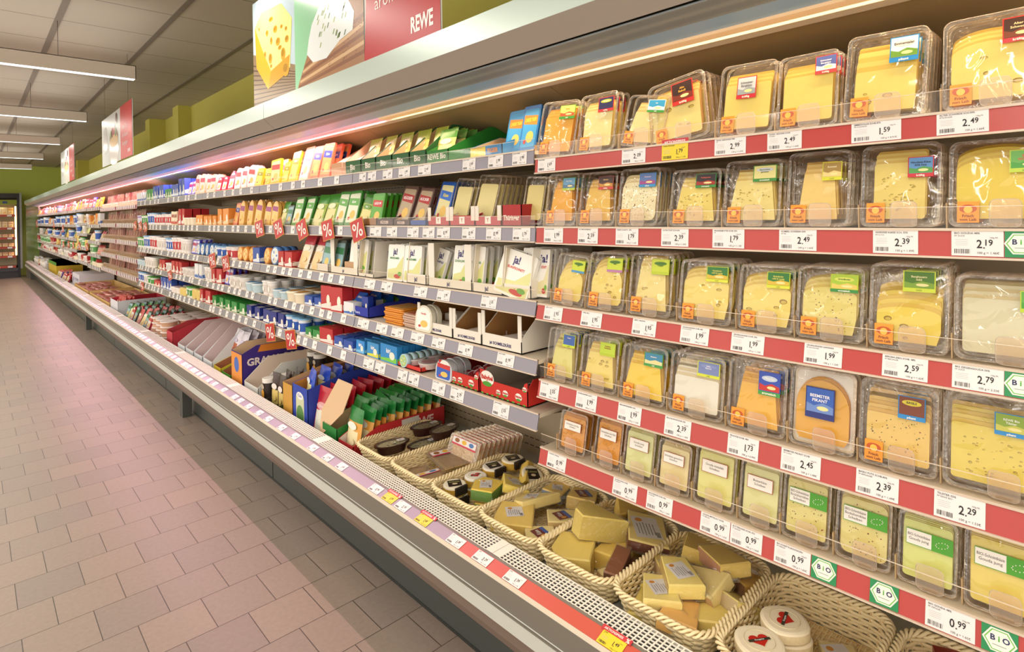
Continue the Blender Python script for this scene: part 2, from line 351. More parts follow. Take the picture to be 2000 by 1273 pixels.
# ---------------------------------------------------------------- pendant light output, added ceiling fill and hanging banners
for i in range(7):
    y = 5.91+2.84*(i-2)
    area('pendant_down', (-1.9, y, 2.745), (0, 0, 0), 6.0, .07, (1.0, .91, .80), 75)
    area('ceiling_fill', (-1.9, y, 2.875), (pi, 0, 0), 6.0, 1.6, (1.0, .94, .86), 16)  # added upward fill that brightens the ceiling
def banner(Yr, label, kind):
    sc_ = .793; t = thing('hanging_banner', label, 'banner', (1.15, (Yr/1.45+1.5)*1.15, 1.52+.549*1.15 if kind else 2.125), (0, 0, R90)); t.scale = (sc_, 1, sc_)
    W = 2.175; H_ = .683 if kind else .72
    M().box(0, W, 0, .004, 0, H_, mat('d8dcd8', .4)).obj('board', t)
    y = -.0006; p = M()
    if kind == 0:
        p.rect(.353*W, H_/2, .706*W, H_, -.0003, mat('b8ccd8', .2)); p.T = Matrix.Diagonal((1, 1, .74, 1))
        a, b_ = .322*W, .706*W
        p.decal([(0, 0), (a, 0), (a, .22), (0, .5)], y-.0003, mat('8b7558', .3))
        for i in range(9): p.decal([(0, .03+i*.045), (a, .0+i*.02), (a, .006+i*.02), (0, .042+i*.045)], y-.0005, mat('4f3b28', .3))
        p.decal([(.04, .74), (.33, .14), (.62, .22), (.66, .62), (.5, .80), (.17, .84)], y-.0008, mat('f4e58a', .25))
        p.decal([(.04, .74), (.06, .36), (.26, .12), (.32, .26), (.17, .50)], y-.001, mat('d8a828', .25))
        p.decal([(.26, .12), (.60, .19), (.62, .33), (.32, .27)], y-.0012, mat('c9952a', .25))
        for (x, z, r, q) in ((.33, .72, .035, .02), (.26, .62, .022, .028), (.40, .61, .034, .032), (.50, .60, .02, .018), (.57, .56, .018, .02), (.33, .53, .02, .035), (.44, .49, .036, .036), (.58, .47, .03, .03), (.22, .44, .018, .028), (.31, .38, .03, .046), (.52, .36, .036, .055), (.47, .43, .03, .02), (.32, .31, .018, .016), (.56, .22, .05, .06), (.12, .70, .01, .018)):
            p.decal(ell(x, z, r, q), y-.0014, mat('c79a2e', .25)); p.decal(ell(x-.2*r, z+.25*q, r*.7, q*.6), y-.0016, mat('a87c1e', .25))
        p.T = None; p.rect((a+b_)/2, H_/2, b_-a, H_, y-.0018, mat('8fc8a0', .25)); p.T = Matrix.Diagonal((1, 1, .52, 1))
        p.decal([(a+.02, 0), (b_, 0), (b_, .78), (a+.72, .84), (a+.55, .80), (a+.17, .34)], y-.002, mat('9a6b42', .4))
        for i in range(5): p.decal([(a+.05+i*.02, .02+i*.05), (b_, .10+i*.09), (b_, .14+i*.09), (a+.05+i*.02, .05+i*.05)], y-.0022, mat('c9a67a' if i % 2 else '7d4c2a', .4))
        random.seed(3)
        for i in range(60): p.decal(ell(random.uniform(a+.3, b_-.02), random.uniform(.1, .74), .006, .004, 6), y-.0024, mat('4e3018', .4))
        p.decal([(a+.17, .36), (a+.25, .24), (a+.42, .22), (a+.58, .34), (a+.72, .38), (a+.74, .55), (a+.68, .70), (a+.52, .88), (a+.36, .84), (a+.24, .66), (a+.20, .52)], y-.0026, mat('dfe6e8', .3))
        for i in range(26): 
            x, z = random.uniform(a+.28, a+.64), random.uniform(.36, .78); p.decal([(x, z), (x+.012, z), (x+.03, z+.05), (x+.016, z+.05)], y-.0028, mat(random.choice(('6d8a3c', '3f5c2c', '8fa35a')), .4))
        p.obj('picture', t); p = M()
        p.decal([(b_-.03, H_), (b_+.02, .62), (b_+.03, .35), (b_+.0, 0), (W, 0), (W, H_)], y-.003, mat('b3121c', .35))
        p.text('aromatisch', .757*W, .235, .065, y-.004, mat('efe6e2', .4), 'l', wmax=.45)
        p.text('REWE', .938*W, .05, .068, y-.004, mat('f3eeee', .4), bold=.035, wmax=.17)
        p.obj('red_field', t, 'red field with white lettering')
    else:
        a = .66*W
        p.rect(a/2, H_/2, a, H_, y, mat('c9cfce', .4)); p.decal(ell(.30, .36, .16, .2), y-.001, mat('e6e9e8', .2)); p.decal(ell(.95, .20, .34, .26), y-.001, mat('e9e7e2', .2))
        p.decal(ell(.95, .34, .32, .12), y-.0015, mat('8a5a4a', .3)); p.decal(ell(.95, .30, .30, .09), y-.002, mat('d9b478', .3))
        for (x, z, r, c) in ((.85, .42, .07, '9a1f28'), (.98, .45, .08, 'b02a30'), (1.1, .40, .06, '5e8a3a'), (.76, .40, .06, '6d9a40'), (1.16, .58, .07, '5d2a2e')): p.decal(ell(x, z, r, r), y-.0025, mat(c, .3))
        p.obj('picture', t); p = M(); p.rect((a+W)/2, H_/2, W-a, H_, y-.003, mat('c4151f', .4))
        for i, s in enumerate(('jeden Tag', 'ein leckeres', 'Vergnügen')): p.text(s, a+.12, .38-i*.105, .055, y-.004, mat('f0dedd', .4), 'l', wmax=.48)
        p.text('REWE', W-.2, .06, .04, y-.004, mat('f3eeee', .4), bold=.03); p.obj('red_field', t, 'red field with white lettering')
    for x in (.25, W-.25): M().tube([(x, .002, H_), (x, .002, (ZC-t.location.z)/sc_)], .0018, 5, mat('7a7a70', .5)).obj('wire', t)
banner(1.945, 'large hanging banner with holey cheese and herb spread above the cabinet', 0)
banner(8.19, 'hanging banner with a dessert bowl, second along the cabinet', 1)
banner(13.46, 'small distant hanging banner, the farthest of the three over the cabinet', 1)

# ---------------------------------------------------------------- shelves
XR = 1.375
ORD = ['top', 'second', 'third', 'fourth', 'fifth']
LV_A = [(1.701, 1.654), (1.475, 1.422), (1.220, 1.171), (.968, .914), (.743, .692)]
LV_B = [(1.733, 1.685), (1.475, 1.425), (1.226, 1.178), (1.030, .983), (.850, .797)]
LV_G = [(1.705, 1.66), (1.49, 1.44), (1.285, 1.235), (1.085, 1.035), (.88, .83)]
def levels(k):                                       # k = bay index, 0 = the red-railed bay at the camera
    if k == 0: return LV_A
    if k in (6, 7): return LV_G
    if k in (9,): return [(a, b-.0) for a, b in [(1.733, 1.69), (1.50, 1.46), (1.33, 1.285), (1.10, 1.055), (.86, .815)]]
    return LV_B
BAYN = ['red-railed bay at the camera', 'first grey-railed bay', 'second grey-railed bay', 'third grey-railed bay', 'fourth grey-railed bay', 'fifth grey-railed bay', 'first clear-tray bay', 'second clear-tray bay'] + ['%s bay past the clear trays' % s for s in ('first', 'second', 'third', 'fourth', 'fifth', 'sixth', 'seventh', 'eighth', 'ninth', 'tenth', 'last')]
plate_m = mat('d9cdb8', .45); redr = mat('b8413c', .28); greyr = mat('8b8894', .3, .15); edge_m = mat('d8c8b4', .35)
acr = clear('fffefc', .06, .0, .06, 0); acr_e = mat('f1e3cd', .25)
def rail_pt(zt, zb, f=0.0): return XR-.006*f
for k in range(len(EDG)-1):
    if k >= len(BAYN): break
    a, b_ = EDG[k]+.003, EDG[k+1]-.003
    for L, (zt, zb) in enumerate(levels(k)):
        y0, y1 = a, b_
        t = thing('cabinet_shelf', '%s shelf of the %s' % (ORD[L], BAYN[k]), 'shelf', (XR, (y0+y1)/2, zt), group='shelves of the wall cabinet')
        h = (y1-y0)/2
        M().box(0.004, .515, -h, h, -.016, -.003, plate_m).obj('shelf_plate', t)
        s = M(); H_ = zt-zb; rm = redr if k in (0,) else (mat('a8697a', .35) if k in (6, 7) else greyr)
        th = .008 if L < 2 else .016                  # rails lean out at the foot a little
        s.add([(0, -h, 0), (0, h, 0), (-th+.004, h, -H_), (-th+.004, -h, -H_), (.004, -h, 0), (.004, h, 0), (-th+.008, h, -H_), (-th+.008, -h, -H_)], [(0, 1, 2, 3), (7, 6, 5, 4), (0, 3, 7, 4), (1, 5, 6, 2), (0, 4, 5, 1), (3, 2, 6, 7)], rm)
        s.obj('price_rail', t)
        s = M(); s.box(-.004, .006, -h, h, -.004, .001, edge_m); s.box(-th, -th+.009, -h, h, -H_-.004, -H_, edge_m); s.obj('rail_edge', t)
        if k < 6:
            for q in (-h+.012, h-.016): M().prism([(.03, -.016), (.51, -.016), (.51, -.085)], q, q+.004, mat('9b8c76', .5), 'y').obj('shelf_bracket', t)
        if k == 0 or (k in (1,2) and L < 3) or (k in (6,7)):
            gh = .042 if k == 0 else .036
            M().box(.001, .0018, -h+.002, h-.002, .001, gh, acr).obj('clear_guard', t)
            M().box(.0005, .003, -h+.002, h-.002, gh, gh+.0009, acr_e).obj('guard_edge', t)

# ---------------------------------------------------------------- price tags
TAGN = 0
yel = mat('e8cf2e', .4); tagw = mat('e9e6e4', .4); grn = mat('1f8a50', .4)
def price_tag_mesh(price, w_, h_, name=None, brand='', unit='', full=True, paper=None, promo=False):
    s = M(); pm = paper or tagw
    s.box(-w_/2, w_/2, -.0006, .0004, 0, h_, pm); y = -.001
    if full:
        if name: s.text(name, -w_*.44, h_*.86, h_*.075, y, ink, 'l', wmax=w_*.72, bold=.01)
        if brand: s.text(brand, -w_*.44, h_*.76, h_*.06, y, ink, 'l', wmax=w_*.34)
        s.text('150g PK', w_*.40, h_*.70, h_*.055, y, ink, 'r', wmax=w_*.2)
        for i in range(4): s.rect(-w_*.30, h_*(.64-.07*i), w_*(.26 - .03*(i % 2)), h_*.012, y, mat('b9b6b4', .5))
        x = -w_*.44
        random.seed(int(price.replace('.', ''))+int(w_*1e4))
        while x < -w_*.14:
            q = random.choice((.006, .01, .016))*w_; s.rect(x+q/2, h_*.18, q, h_*.18, y, ink); x += q+random.choice((.007, .012, .018))*w_
        if unit: s.text('100 g = '+unit, w_*.42, h_*.09, h_*.085, y, ink, 'r', wmax=w_*.52)
    e, c = price.split('.')
    s.text(e, w_*.10 if full else w_*.02, h_*.32, h_*.32, y, ink, 'r', bold=.018, sx=.8)
    s.rect(w_*.135 if full else w_*.06, h_*.325, w_*.03, h_*.05, y, ink)
    s.text(c, w_*.16 if full else w_*.10, h_*.42, h_*.235, y, ink, 'l', bold=.018, sx=.85)
    if promo:
        s.box(-w_/2, w_/2, -.0014, .0004, h_*.98, h_*1.32, mat('c4303e', .4)); s.text('AKTIONSPREIS', 0, h_*1.06, h_*.16, -.0018, white, wmax=w_*.86, bold=.02)
    return s
TAGM = {}
def rail_tag(k, L, px0, px1, price, name='', brand='', unit='', full=True, promo=False, lab=None):
    zt, zb = levels(k)[L]; zm = (zt+zb)/2; th = .008 if L < 2 else .016
    ya, yb = ypx(px0, XR, zm), ypx(px1, XR, zm); w_ = abs(ya-yb); h_ = (zt-zb)*.90
    s = price_tag_mesh(price, w_, h_, name, brand, unit, full, yel if promo else None, promo)
    o = s.obj('price_tag'); H_ = zt-zb
    o.location = (XR-(th-.004)*.95-.0012, (ya+yb)/2, zb+H_*.04); o.rotation_euler = (-atan2(th-.004, H_), 0, R90)
    tag(o, lab, 'price tag', 'price tags'); return o
A_TAGS = [
 [(1052, 1086, '1.69', 'MAASDAMER', ''), (1216, 1262, '2.09', 'ALMKAESE SCHB', ''), (1294, 1345, '1.79', 'KRAEUTERKAESE', ''), (1397, 1458, '2.99', 'SCHW. BERGKAESE 50%', 'PP'), (1500, 1567, '2.49', 'SCHW. GRUYERE SCHB', 'PP EMMI'), (1664, 1761, '1.59', 'EMMENTALER SCHB.45%', 'PP STEGMANN'), (1830, 1932, '2.49', 'ALTER SCHWEDE SCH.50%', 'PP RUECKER')],
 [(1064, 1101, '1.99', 'GOUDA JG SCHB', ''), (1130, 1169, '2.59', 'ALT MECKLENBURG', ''), (1204, 1248, '1.79', 'KAESE SCHNITTL. 50%', ''), (1293, 1346, '2.39', 'ALTER TILSIT SCH 45%', ''), (1393, 1455, '1.79', 'FRANKENBUTTER SCHB. 45%', 'PP'), (1523, 1596, '2.49', 'KOMBEL SCHEIBEN 50%', 'PP MIL'), (1706, 1794, '2.39', 'NORDSEE KAESE SCH. 55%', 'PP G.V.H.'), (1859, 1961, '2.19', 'BIO GOUDA 48%', 'PP ZUCK'), (1963, 2030, 'BIO')],
 [(1066, 1101, '1.95', 'LEERD. LIGHT', ''), (1138, 1178, '1.95', 'LEERD. MILD', ''), (1238, 1284, '1.95', 'LEERD. ORIGINAL', ''), (1332, 1387, '1.99', 'GRUENLAENDER SCHB. 48%', 'PP HOCHLAND'), (1431, 1495, '1.99', 'GRUENLAENDER SCHB. 30%', 'PP HOCHLAND'), (1573, 1647, '1.99', 'GRUENLAENDER GARTENKR', 'PP HOCHLAND'), (1725, 1814, '2.59', 'BERGBAUERN SCHB. 48%', 'PP BERGADER'), (1861, 1962, '2.79', 'BIO ZIEGENGOUDA 50%', 'PP ZUCK'), (1963, 2030, 'BIO')],
 [(1058, 1094, '1.55', 'TILSITER 30%', ''), (1128, 1168, '1.99', 'GRUENLAENDER LIGHT', ''), (1210, 1255, '1.99', 'MILRAM BENJAMIN 30%', ''), (1301, 1352, '2.39', 'BELLE BLANCHE SCHB. 50%', ''), (1424, 1484, '1.73', 'PIKANTJE SCHB. 48%', 'PP'), (1528, 1605, '2.45', 'BEEMSTER PIKANT SCHB', 'PP CONO'), (1674, 1757, '2.39', 'BASILS PUTE SCHB.45%', 'PP BERGADER'), (1826, 1926, '2.29', 'TILSITER 55%', 'PP REWE BIO')],
 [(1072, 1108, '0.99', 'SCHNITTK. PAPRIKA', ''), (1200, 1247, '0.99', 'GOUDA JUNG SCHB', 'PP ZIEGLER'), (1266, 1316, '0.99', 'RAUCHKAESE SCHB. 45%', 'PP ZIEGLER'), (1371, 1428, '0.99', 'GOUDA MITTELALT SCHB', 'PP ZIEGLER'), (1429.5, 1491, '0.99', 'BUTTERKAESE SCHB. 45%', 'PP ZIEGLER'), (1515, 1585, '0.99', 'BIO SCHNITTK.BOCKSHORN', 'PP ZIEGLER'), (1587, 1636, 'BIO'), (1701, 1757, 'BIO'), (1809, 1906, '0.99', 'BIO GOUDA 48%', 'PP ZIEGLER'), (1918, 1990, 'BIO')]]
def bio(k, L, px0, px1, lab):
    zt, zb = levels(k)[L]; zm = (zt+zb)/2; th = .008 if L < 2 else .016
    ya, yb = ypx(px0, XR, zm), ypx(px1, XR, zm); w_ = abs(ya-yb); h_ = (zt-zb)*.94; s = M(); r = min(w_, h_)*.47; c = (0, h_/2)
    s.box(-w_/2, w_/2, -.0006, .0004, 0, h_, grn)
    hx = lambda q: [(c[0]+q*1.12*cos(pi/3*i), c[1]+q*1.0*sin(pi/3*i)) for i in range(6)]
    s.decal(hx(r), -.001, white).decal(hx(r*.88), -.0012, mat('6fc04a', .4)).decal(hx(r*.80), -.0014, white)
    s.text('B', -r*.42, c[1]-r*.05, r*.42, -.0017, mat('23305c', .4), bold=.03); s.text('i', -r*.03, c[1]-r*.05, r*.42, -.0017, mat('4fae35', .4), bold=.03); s.text('O', r*.42, c[1]-r*.05, r*.42, -.0017, mat('23305c', .4), bold=.03)
    s.rect(0, c[1]-r*.35, r*.9, r*.05, -.0017, mat('8c9a8c', .4))
    o = s.obj('organic_sign'); o.location = (XR-(th-.004)*.95-.0014, (ya+yb)/2, zb+(zt-zb)*.03); o.rotation_euler = (-atan2(th-.004, zt-zb), 0, R90)
    tag(o, lab, 'sign', 'organic signs on the red rails')
UN = {'1.69': '1.13€', '2.09': '1.67€', '1.79': '1.12€', '2.99': '2.39€', '2.49': '1.66€', '1.59': '0.91€', '1.99': '1.33€', '2.59': '1.62€', '2.39': '1.49€', '2.19': '1.46€', '1.95': '1.39€', '2.79': '2.33€', '1.55': '0.89€', '1.73': '0.99€', '2.45': '1.48€', '2.29': '1.53€', '0.99': '1.65€'}
NTH = ['first', 'second', 'third', 'fourth', 'fifth', 'sixth', 'seventh', 'eighth', 'ninth', 'tenth', 'eleventh', 'twelfth', 'thirteenth', 'fourteenth', 'fifteenth', 'sixteenth', 'seventeenth', 'eighteenth', 'nineteenth', 'twentieth'] + ['twenty-'+x for x in ('first', 'second', 'third', 'fourth', 'fifth', 'sixth', 'seventh', 'eighth', 'ninth')] + ['thirtieth'] + ['thirty-'+x for x in ('first', 'second', 'third', 'fourth', 'fifth', 'sixth', 'seventh', 'eighth', 'ninth')]
for L, row in enumerate(A_TAGS):
    for i, r in enumerate(row):
        if r[2] == 'BIO': bio(0, L, r[0], r[1], 'green organic hexagon sign on the %s red rail, %s from left' % (ORD[L], NTH[i]))
        else:
            pr = r[2] == '1.79' and L == 0
            rail_tag(0, L, r[0], r[1], r[2], r[3], r[4], UN[r[2]], True, pr, ('yellow price tag reading %s under a red strip on the %s red rail' if pr else 'white price tag reading %s on the %s red rail, '+NTH[i]+' from left') % (r[2], ORD[L]))
B_TAGS = [
 [(703, 716, '1.99'), (720, 736, '1.19'), (749, 768, '1.09'), (780, 802, '1.49'), (818, 843, '2.49'), (905, 930, '1.69'), (955, 984, '1.99'), (1002, 1030, '1.99')],
 [(724, 746, '1.19'), (757, 777, '1.49'), (797, 819, '1.69'), (827, 850, '1.69'), (855, 880, '0.99'), (904, 930, '0.99'), (951, 980, '0.99'), (1003, 1037, '1.79')],
 [(715, 735, '1.99'), (748, 769, '1.49'), (812, 837, '1.69'), (857, 882, '1.99'), (943, 973, '1.35')],
 [(702, 723, '1.99'), (738, 759, '1.79'), (768, 791, '1.99'), (806, 831, '1.59'), (847, 872, '0.99'), (898, 926, '0.99'), (974, 1007, '0.99')],
 [(713, 733, '1.49'), (736, 755, '1.99'), (780, 798, '1.79'), (801, 821, '1.99'), (847, 872, '1.99'), (883, 909, '2.79'), (966, 997, '1.55')]]
for L, row in enumerate(B_TAGS):
    for i, (a, b_, p) in enumerate(row):
        rail_tag(1, L, a, b_, p, 'KAESE SCHEIBEN', 'PP', '1.12€', True, False, 'white price tag reading %s, %s from left on the %s grey rail' % (p, NTH[i], ORD[L]))
# shared small tags for the bays beyond
random.seed(11)
small = [price_tag_mesh(p, .052, .043, None, '', '', False).mesh('price_tag') for p in ('1.99', '0.89', '1.49', '2.29', '1.09', '0.79', '1.29', '2.79')]
for s_ in small: pass
ysm = price_tag_mesh('1.49', .052, .043, None, '', '', False, yel).mesh('price_tag')
C_DENSE = {2: (8, 5, 8, 9, 8)}
for k in range(2, 6):
    for L, (zt, zb) in enumerate(levels(k)):
        n = {2: (6, 6, 9, 9, 8), 3: (6, 8, 9, 9, 8), 4: (6, 8, 8, 8, 8), 5: (5, 7, 8, 8, 8)}[k][L]
        ys = sorted(EDG[k]+.08+(EDG[k+1]-EDG[k]-.16)*(i+.5+random.uniform(-.25, .25))/n for i in range(n))[::-1]
        for i, y in enumerate(ys):
            th = .008 if L < 2 else .016
            me = random.choice(small); o = bpy.data.objects.new('price_tag', me); COL.objects.link(o)
            o.location = (XR-(th-.004)*.95-.0012, y, zb+.003); o.rotation_euler = (-atan2(th-.004, zt-zb), 0, R90)
            tag(o, '%s small price tag on the %s rail of the %s' % (NTH[i], ORD[L], BAYN[k]), 'price tag', 'price tags')
far = M()
for k in range(6, len(EDG)-1):
    for L, (zt, zb) in enumerate(levels(k)):
        y = EDG[k]+.06
        while y < EDG[k+1]-.08:
            far.box(XR-.0135, XR-.0125, y, y+.055, zb+.003, zt-.003, tagw); y += random.uniform(.09, .16) if k > 7 else .105
y = 4.3
while y < 20.4:
    far.add([(1.110, y, .4642), (1.144, y, .4752), (1.144, y+.06, .4752), (1.110, y+.06, .4642)], [(0, 1, 2, 3)], tagw); y += random.uniform(.09, .16)
o = far.obj('price_tag'); tag(o, 'distant small white price tags lining the rails past the near bays', 'price tags', None, 'stuff')
# tags lying in the front channel
def channel_tag(y, price, w_=.066, promo=False, lab=''):
    s = M(); h_ = .036; s.T = None
    s = price_tag_mesh(price, w_, h_, 'KAESE', 'PP', '1.39€', True, yel if promo else None, False)
    if promo: s.box(-w_*.62, w_*.62, -.0016, .0004, h_*.98, h_*1.35, mat('c4303e', .4)); s.text('AKTIONSPREIS', -w_*.12, h_*1.06, h_*.17, -.002, white, wmax=w_*.8, bold=.02); s.text('%', w_*.48, h_*1.0, h_*.30, -.002, white, bold=.03)
    o = s.obj('price_tag'); o.location = (1.1085, y, .4641); o.rotation_euler = (-radians(72.5), 0, R90)
    tag(o, lab, 'price tag', 'price tags in the front channel')
NT = [(1195, '1.49', 1), (1005, '1.39', 0), (943, '3.29', 0), (891, '1.39', 0), (828, '1.69', 1), (787, '2.59', 0), (762, '1.59', 1), (735, '0.99', 0), (668, '1.69', 0), (641, '17.90', 0), (612, '1.29', 0), (577, '2.99', 0), (551, '1.99', 0), (525, '1.09', 0), (507, '1.99', 0), (487, '0.99', 0), (470, '1.79', 0), (459, '2.49', 0), (438, '0.89', 0), (420, '1.49', 0), (409, '1.99', 0), (397, '1.59', 0), (382, '1.29', 0), (369, '0.79', 0), (362, '1.19', 0), (347, '1.99', 0), (327, '1.89', 0), (307, '1.39', 0), (291, '0.99', 0), (276, '2.19', 0)]
for i, (px, p, pr) in enumerate(NT):
    channel_tag(ypx(px, 1.127, .468), p, .070 if i < 8 else .062, bool(pr), '%s price tag reading %s in the front channel, %s from the camera' % ('yellow' if pr else 'white', p, NTH[i]))
# percent signs clipped to rails
def percent(px, py, lab, a=-.22, s_=.088):
    X = XR-.02; y = ypx(px, X, 1.2)
    z = zpy(py, X, y)
    m_ = M(); m_.T = Matrix.Rotation(a, 4, 'Y'); h = s_/2
    m_.box(-h, h, -.001, .001, -h, h, mat('d99a3a', .4)); m_.box(-h*.94, h*.94, -.0018, 0, -h*.94, h*.94, mat('b9201f', .35))
    for cx, cz in ((-.42*h, .34*h), (.42*h, -.34*h)): m_.decal(ell(cx, cz, h*.30, h*.33, 14), -.0024, white); m_.decal(ell(cx, cz, h*.13, h*.17, 12), -.003, mat('b9201f', .35))
    m_.decal([(-h*.42, -h*.62), (-h*.22, -h*.62), (h*.42, h*.62), (h*.22, h*.62)], -.0026, white)
    y = ypx(px, X, z); o = m_.obj('percent_sign'); o.location = (X, y, z); o.rotation_euler = (0, 0, R90+.12)
    tag(o, lab, 'sign', 'red percent signs on the rails')
for i, (px, py) in enumerate(((507, 446), (544, 446), (590, 448), (640, 449), (699, 449))): percent(px, py, 'red percent sign on the second grey rail, %s of the row of five' % NTH[i], (-.2, -.3, -.35, -.2, -.3)[i], .105)
percent(415, 509, 'left red percent sign of the pair on the third rail', -.22, .11); percent(441, 514, 'right red percent sign of the pair on the third rail', -.22, .11)
percent(332, 538, 'lone red percent sign on the fourth rail', -.3); percent(278, 560, 'lone red percent sign on the fifth rail far along', -.3)
percent(528, 650, 'red percent sign left of the yellow tag on the lowest rail', -.18, .112); percent(568, 664, 'red percent sign right of the yellow tag on the lowest rail', -.18, .112)
for i, px in enumerate((264, 274, 284)): percent(px, 441+i, 'far red percent sign by the clear trays, %s of three' % NTH[i], -.3, .095)
for i, (px, py) in enumerate(((124, 477), (134, 477), (143, 479), (155, 480), (170, 482))): percent(px, py, 'distant red percent sign past the clear trays, %s of five' % NTH[i], -.2, .12)
percent(105, 438, 'distant red percent sign near the far end on the second rail', -.2, .15); percent(72, 437, 'tiny red percent sign near the far end of the cabinet', -.2, .2); percent(123, 447, 'distant red percent sign just past the clear trays', -.2, .13)
UQ = {}
def uniq_(lab):
    UQ[lab] = UQ.get(lab, 0)+1
    return lab if UQ[lab] == 1 else lab+', '+NTH[UQ[lab]-1]+' such'
# ---------------------------------------------------------------- clear-tray packs of sliced cheese, red-railed bay
film = clear('ffffff', .08, .0, .09, .22, 14); trayc = clear('fffaf0', .15, .02, .15, .3, 30); tray_e = clear('fff4e2', .35, .12, .2, .3, 60)
orange = mat('ee9a2c', .45)
def shape(kind, w, h):
    if kind == 'rect': return rrect(0, h/2, w, h, .006)
    if kind == 'round': return rrect(0, h/2, w, h, w*.16)
    if kind == 'arch':
        p = [(-w*.42, 0), (w*.42, 0), (w*.5, h*.1)]; n = 12
        p += [(w*.5*cos(pi*i/n), h*.55+h*.45*sin(pi*i/n)) for i in range(n+1)]; return p+[(-w*.5, h*.1)]
    if kind == 'wide':
        p = [(-w*.44, 0), (w*.44, 0), (w*.5, h*.35)]; n = 10
        p += [(w*.5*cos(pi*i/n), h*.80+h*.2*sin(pi*i/n)) for i in range(n+1)]; return p+[(-w*.5, h*.35)]
    if kind == 'trap': return [(-w*.5, 0), (w*.5, 0), (w*.40, h), (-w*.36, h)]
    if kind == 'wedge': return [(-w*.5, 0), (w*.42, 0), (w*.5, h*.9), (w*.1, h), (-w*.3, h*.97)]
def tray_mesh(w, h, d):
    s = M(); o = rrect(0, h/2, w, h, w*.11, 5); i_ = rrect(0, h/2, w*.90, h*.92, w*.10, 5); bk = rrect(0, h/2, w*.86, h*.89, w*.09, 5); n = len(o)
    s.add([(a, 0, b) for a, b in o]+[(a, 0, b) for a, b in i_]+[(a, d, b) for a, b in bk], [(k, (k+1) % n, n+(k+1) % n, n+k) for k in range(n)], tray_e)
    vs = [(a, 0, b) for a, b in i_]+[(a, d, b) for a, b in bk]
    s.add(vs, [(k, (k+1) % n, n+(k+1) % n, n+k) for k in range(n)], trayc, True); s.add([(a, d, b) for a, b in bk], [tuple(range(n))], trayc)
    # raised bead along the flange
    q = rrect(0, h/2, w*.985, h*.985, w*.11, 5); s.tube([(a, -.0006, b) for a, b in q], .0011, 5, tray_e, True)
    return s
def film_mesh(w, h, seed):
    r = random.Random(seed); nx, nz = 12, 16; s = M(); vs = []
    ph = [r.uniform(0, 6) for _ in range(6)]
    for j in range(nz+1):
        for i in range(nx+1):
            x = -w*.45+w*.9*i/nx; z = h*.04+h*.92*j/nz; e = min(i, nx-i, j, nz-j, 2)/2
            y = -.0012-.0018*e*(1+.6*sin(x*90+ph[0]+z*40)+.5*sin(z*120+ph[1]-x*50))
            vs.append((x, y, z))
    s.add(vs, [(j*(nx+1)+i, j*(nx+1)+i+1, (j+1)*(nx+1)+i+1, (j+1)*(nx+1)+i) for j in range(nz) for i in range(nx)], film, True); return s
def sticker(w, h, bc, ic, bandc, title, band, tcol='fff8ee', bcol='fffff0', pic=None, logo=None):
    s = M(); b = mat(bc, .35); s.box(-w/2, w/2, -.0004, 0, 0, h, b); bh = h*.17
    s.rect(0, bh+(h-bh)/2-.0005, w*.92, (h-bh)*.93, -.0007, mat(ic, .35))
    if pic:
        s.decal([(-w*.46, bh*1.15), (w*.46, bh*1.15), (w*.46, h*.42), (w*.1, h*.52), (-w*.2, h*.40), (-w*.46, h*.48)], -.0009, mat(pic, .4))
        s.decal(ell(w*.1, h*.34, w*.2, h*.07), -.0011, mat('ecdf9a', .4))
    if bandc: s.rect(0, bh/2, w, bh, -.0009, mat(bandc, .35)); s.text(band, 0, bh*.25, bh*.55, -.0013, mat(bcol, .4), wmax=w*.85, bold=.02)
    if logo: s.decal(ell(0, h*.72, w*.36, h*.12), -.0011, mat(logo, .4))
    L = title.split('/')
    for i, t in enumerate(L): s.text(t, 0, h*(.68-.14*i), h*.095, -.0014, mat(tcol, .4), wmax=w*.84, bold=.02)
    return s
def corner_mesh(w, h):
    s = M(); s.box(-w/2, w/2, -.0003, 0, 0, h, orange); y = -.0007
    s.decal(ell(0, h*.66, w*.40, h*.20), y, mat('c2541e', .4)); s.decal(ell(0, h*.62, w*.20, h*.17), y-.0002, mat('f6c04a', .4))
    s.text('Frisch', 0, h*.26, h*.13, y-.0002, mat('7a3416', .5), wmax=w*.7, bold=.02); s.text('vom Laib', 0, h*.09, h*.12, y-.0002, mat('7a3416', .5), wmax=w*.8, bold=.02); return s
